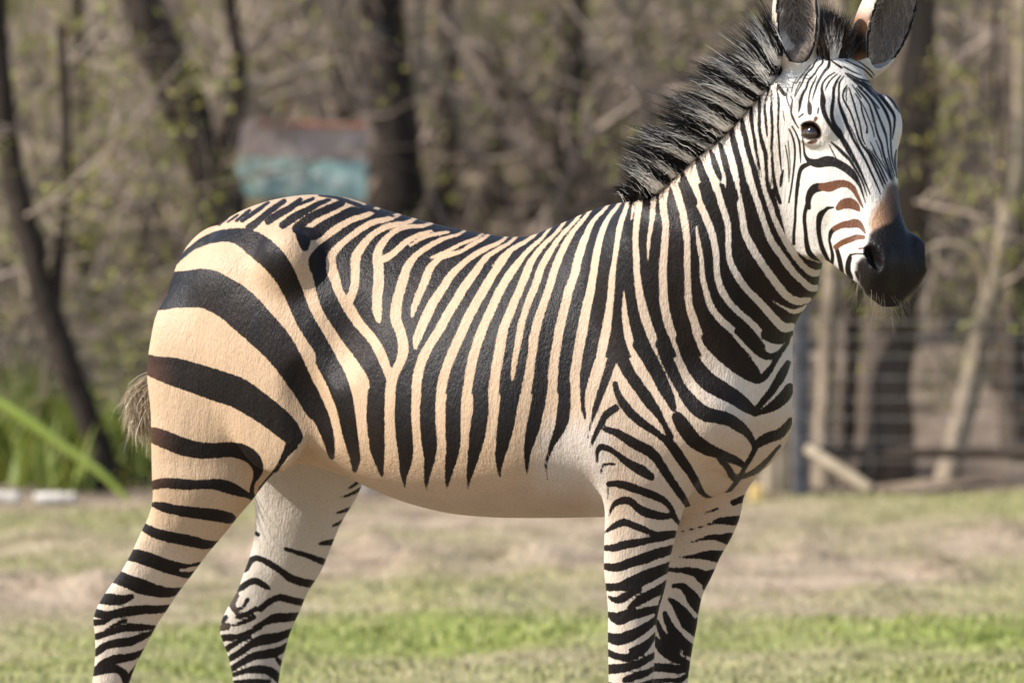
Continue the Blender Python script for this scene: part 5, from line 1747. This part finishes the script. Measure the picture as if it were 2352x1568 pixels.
# ---- forelock between the ears
NF = 2600
fs, fl = rg.uniform(-.185, -.145, NF), rg.normal(.008, .009, NF)
root = np.array([hp(a, b, np.interp(a, head.top[:, 0], head.top[:, 1]) - .006) for a, b in zip(fs, fl)])
up_ = np.array([.04, .10, 1.0])
L = rg.uniform(.045, .088, NF) * np.interp(fs, [-.185, -.16, -.135], [1.0, .95, .5])
tip = up_ * L[:, None] + HR * ((fl - .008) * .5)[:, None] + rg.normal(0, .008, (NF, 3))
tip[:, 0] += (fl < .004) * .016 * rg.random(NF)
P = root[:, None] + tip[:, None] * sg_[None, :, None] + rg.normal(0, .0012, (NF, k_, 3)) * sg_[None, :, None]
wh = (fl > .005) & (fl < .022)
C = np.empty((NF, k_, 3))
for i, s in enumerate(sg_):
    w = np.clip((s - .55) / .3, 0, 1)
    C[:, i] = np.where(wh[:, None], WHITE * (1 - w) + np.array([.05, .032, .024]) * w, np.array([.035, .023, .017]) * (1 + .5 * s))
C *= rg.uniform(.7, 1.2, (NF, 1, 1))
strands('forelock', P, .0007 * np.array([1, 1, .95, .85, .7, .5, .2]), C)

# ---- tail hair
NTL = 800
y_t = TAIL_PTS[-1][1]
ru, rv = rg.uniform(352, 392, NTL), rg.uniform(845, 905, NTL)
root = np.array([px(a, b, y_t - .015) for a, b in zip(ru, rv)])
kk = KPX * (y_t - CAM_Y)
fan = rg.random(NTL)
du = -14 - 66 * fan + rg.normal(0, 8, NTL); dv = 130 - 46 * fan + rg.normal(0, 16, NTL)
Ls = rg.uniform(.75, 1.12, NTL)
tip = np.stack([du * kk * Ls, rg.normal(0, .02, NTL), -dv * kk * Ls], 1)
P = np.empty((NTL, k_, 3))
for i, s in enumerate(sg_):
    P[:, i] = root + tip * s + np.stack([-.018 * np.sin(s * 3.0) * np.ones(NTL), np.zeros(NTL), np.zeros(NTL)], 1) + rg.normal(0, .0022, (NTL, 3)) * s
C = np.where((rg.random(NTL) < .45)[:, None, None], np.array([.66, .55, .40]), np.array([.34, .26, .17])) * np.ones((NTL, k_, 1)) * rg.uniform(.6, 1.25, (NTL, 1, 1))
strands('tail_hair', P, .0006 * np.array([1, 1, .95, .85, .7, .5, .25]), C)

# ---- hair inside the ears
Pn, Cn = [], []
for sel, (eo, ei) in ((is_earn, EAR_N), (is_earf, EAR_F)):
    ids = np.nonzero(sel & (ei(V) < .003) & (eo(V) < -.005))[0]
    ids = rg.choice(ids, 2600)
    q = V[ids]
    ax, sd_, fc = eo.A
    side = np.sign((q - eo.c) @ sd_)[:, None]
    d = ax[None] * rg.uniform(.5, 1.1, (len(ids), 1)) - side * sd_[None] * rg.uniform(.1, .8, (len(ids), 1)) + fc[None] * rg.uniform(.1, .5, (len(ids), 1)) + rg.normal(0, .2, (len(ids), 3))
    d /= np.linalg.norm(d, axis=1, keepdims=True)
    L = rg.uniform(.010, .026, len(ids))[:, None]
    s5 = np.linspace(0, 1, 5)
    Pn.append(q[:, None] + d[:, None] * L[:, None] * s5[None, :, None] - fc[None, None] * (s5 ** 2)[None, :, None] * .006)
    Cn.append(np.ones((len(ids), 5, 1)) * np.array([.60, .50, .42]) * rg.uniform(.4, 1.25, (len(ids), 1, 1)))
strands('ear_hair', np.concatenate(Pn), .00028 * np.array([1, 1, .9, .7, .2]), np.concatenate(Cn))

# ---- whiskers on lips and chin
ids = np.nonzero(is_head & (lochead[:, 0] > .275) & (lochead[:, 2] < -.05) & (facing > -.3))[0]
ids = rg.choice(ids, 80)
d = N[ids] * .7 + HA * .5 + np.array([0, 0, -.45]) + rg.normal(0, .35, (len(ids), 3))
d /= np.linalg.norm(d, axis=1, keepdims=True)
L = rg.uniform(.02, .06, len(ids))[:, None]
P = V[ids][:, None] + d[:, None] * L[:, None] * s5[None, :, None] + np.array([0, 0, -1])[None, None] * (s5 ** 2)[None, :, None] * .010
strands('whisker', P, .00024 * np.array([1, .9, .8, .6, .2]), np.ones((len(ids), 5, 1)) * np.array([.30, .24, .17]) * rg.uniform(.4, 1.3, (len(ids), 1, 1)))

# ---- eyelashes
PL = []
for ep, ed_, eL, eu in EYES:
    a = np.radians(rg.uniform(25, 155, 90))
    r0 = ep + ed_ * .0125
    q = r0 + eL * (np.cos(a) * .0215)[:, None] + eu * (np.sin(a) * .0125)[:, None] + ed_ * .001
    d = ed_ * 1.0 + eL * (np.cos(a) * .5)[:, None] - eu * .25 + rg.normal(0, .12, (90, 3))
    d /= np.linalg.norm(d, axis=1, keepdims=True)
    PL.append(q[:, None] + d[:, None] * rg.uniform(.010, .019, (90, 1, 1)) * s5[None, :, None])
strands('eyelash', np.concatenate(PL), .0004 * np.array([1, .9, .8, .6, .2]), np.ones((180, 5, 1)) * BLACK)

print('hair', round(time.time() - T0, 1))
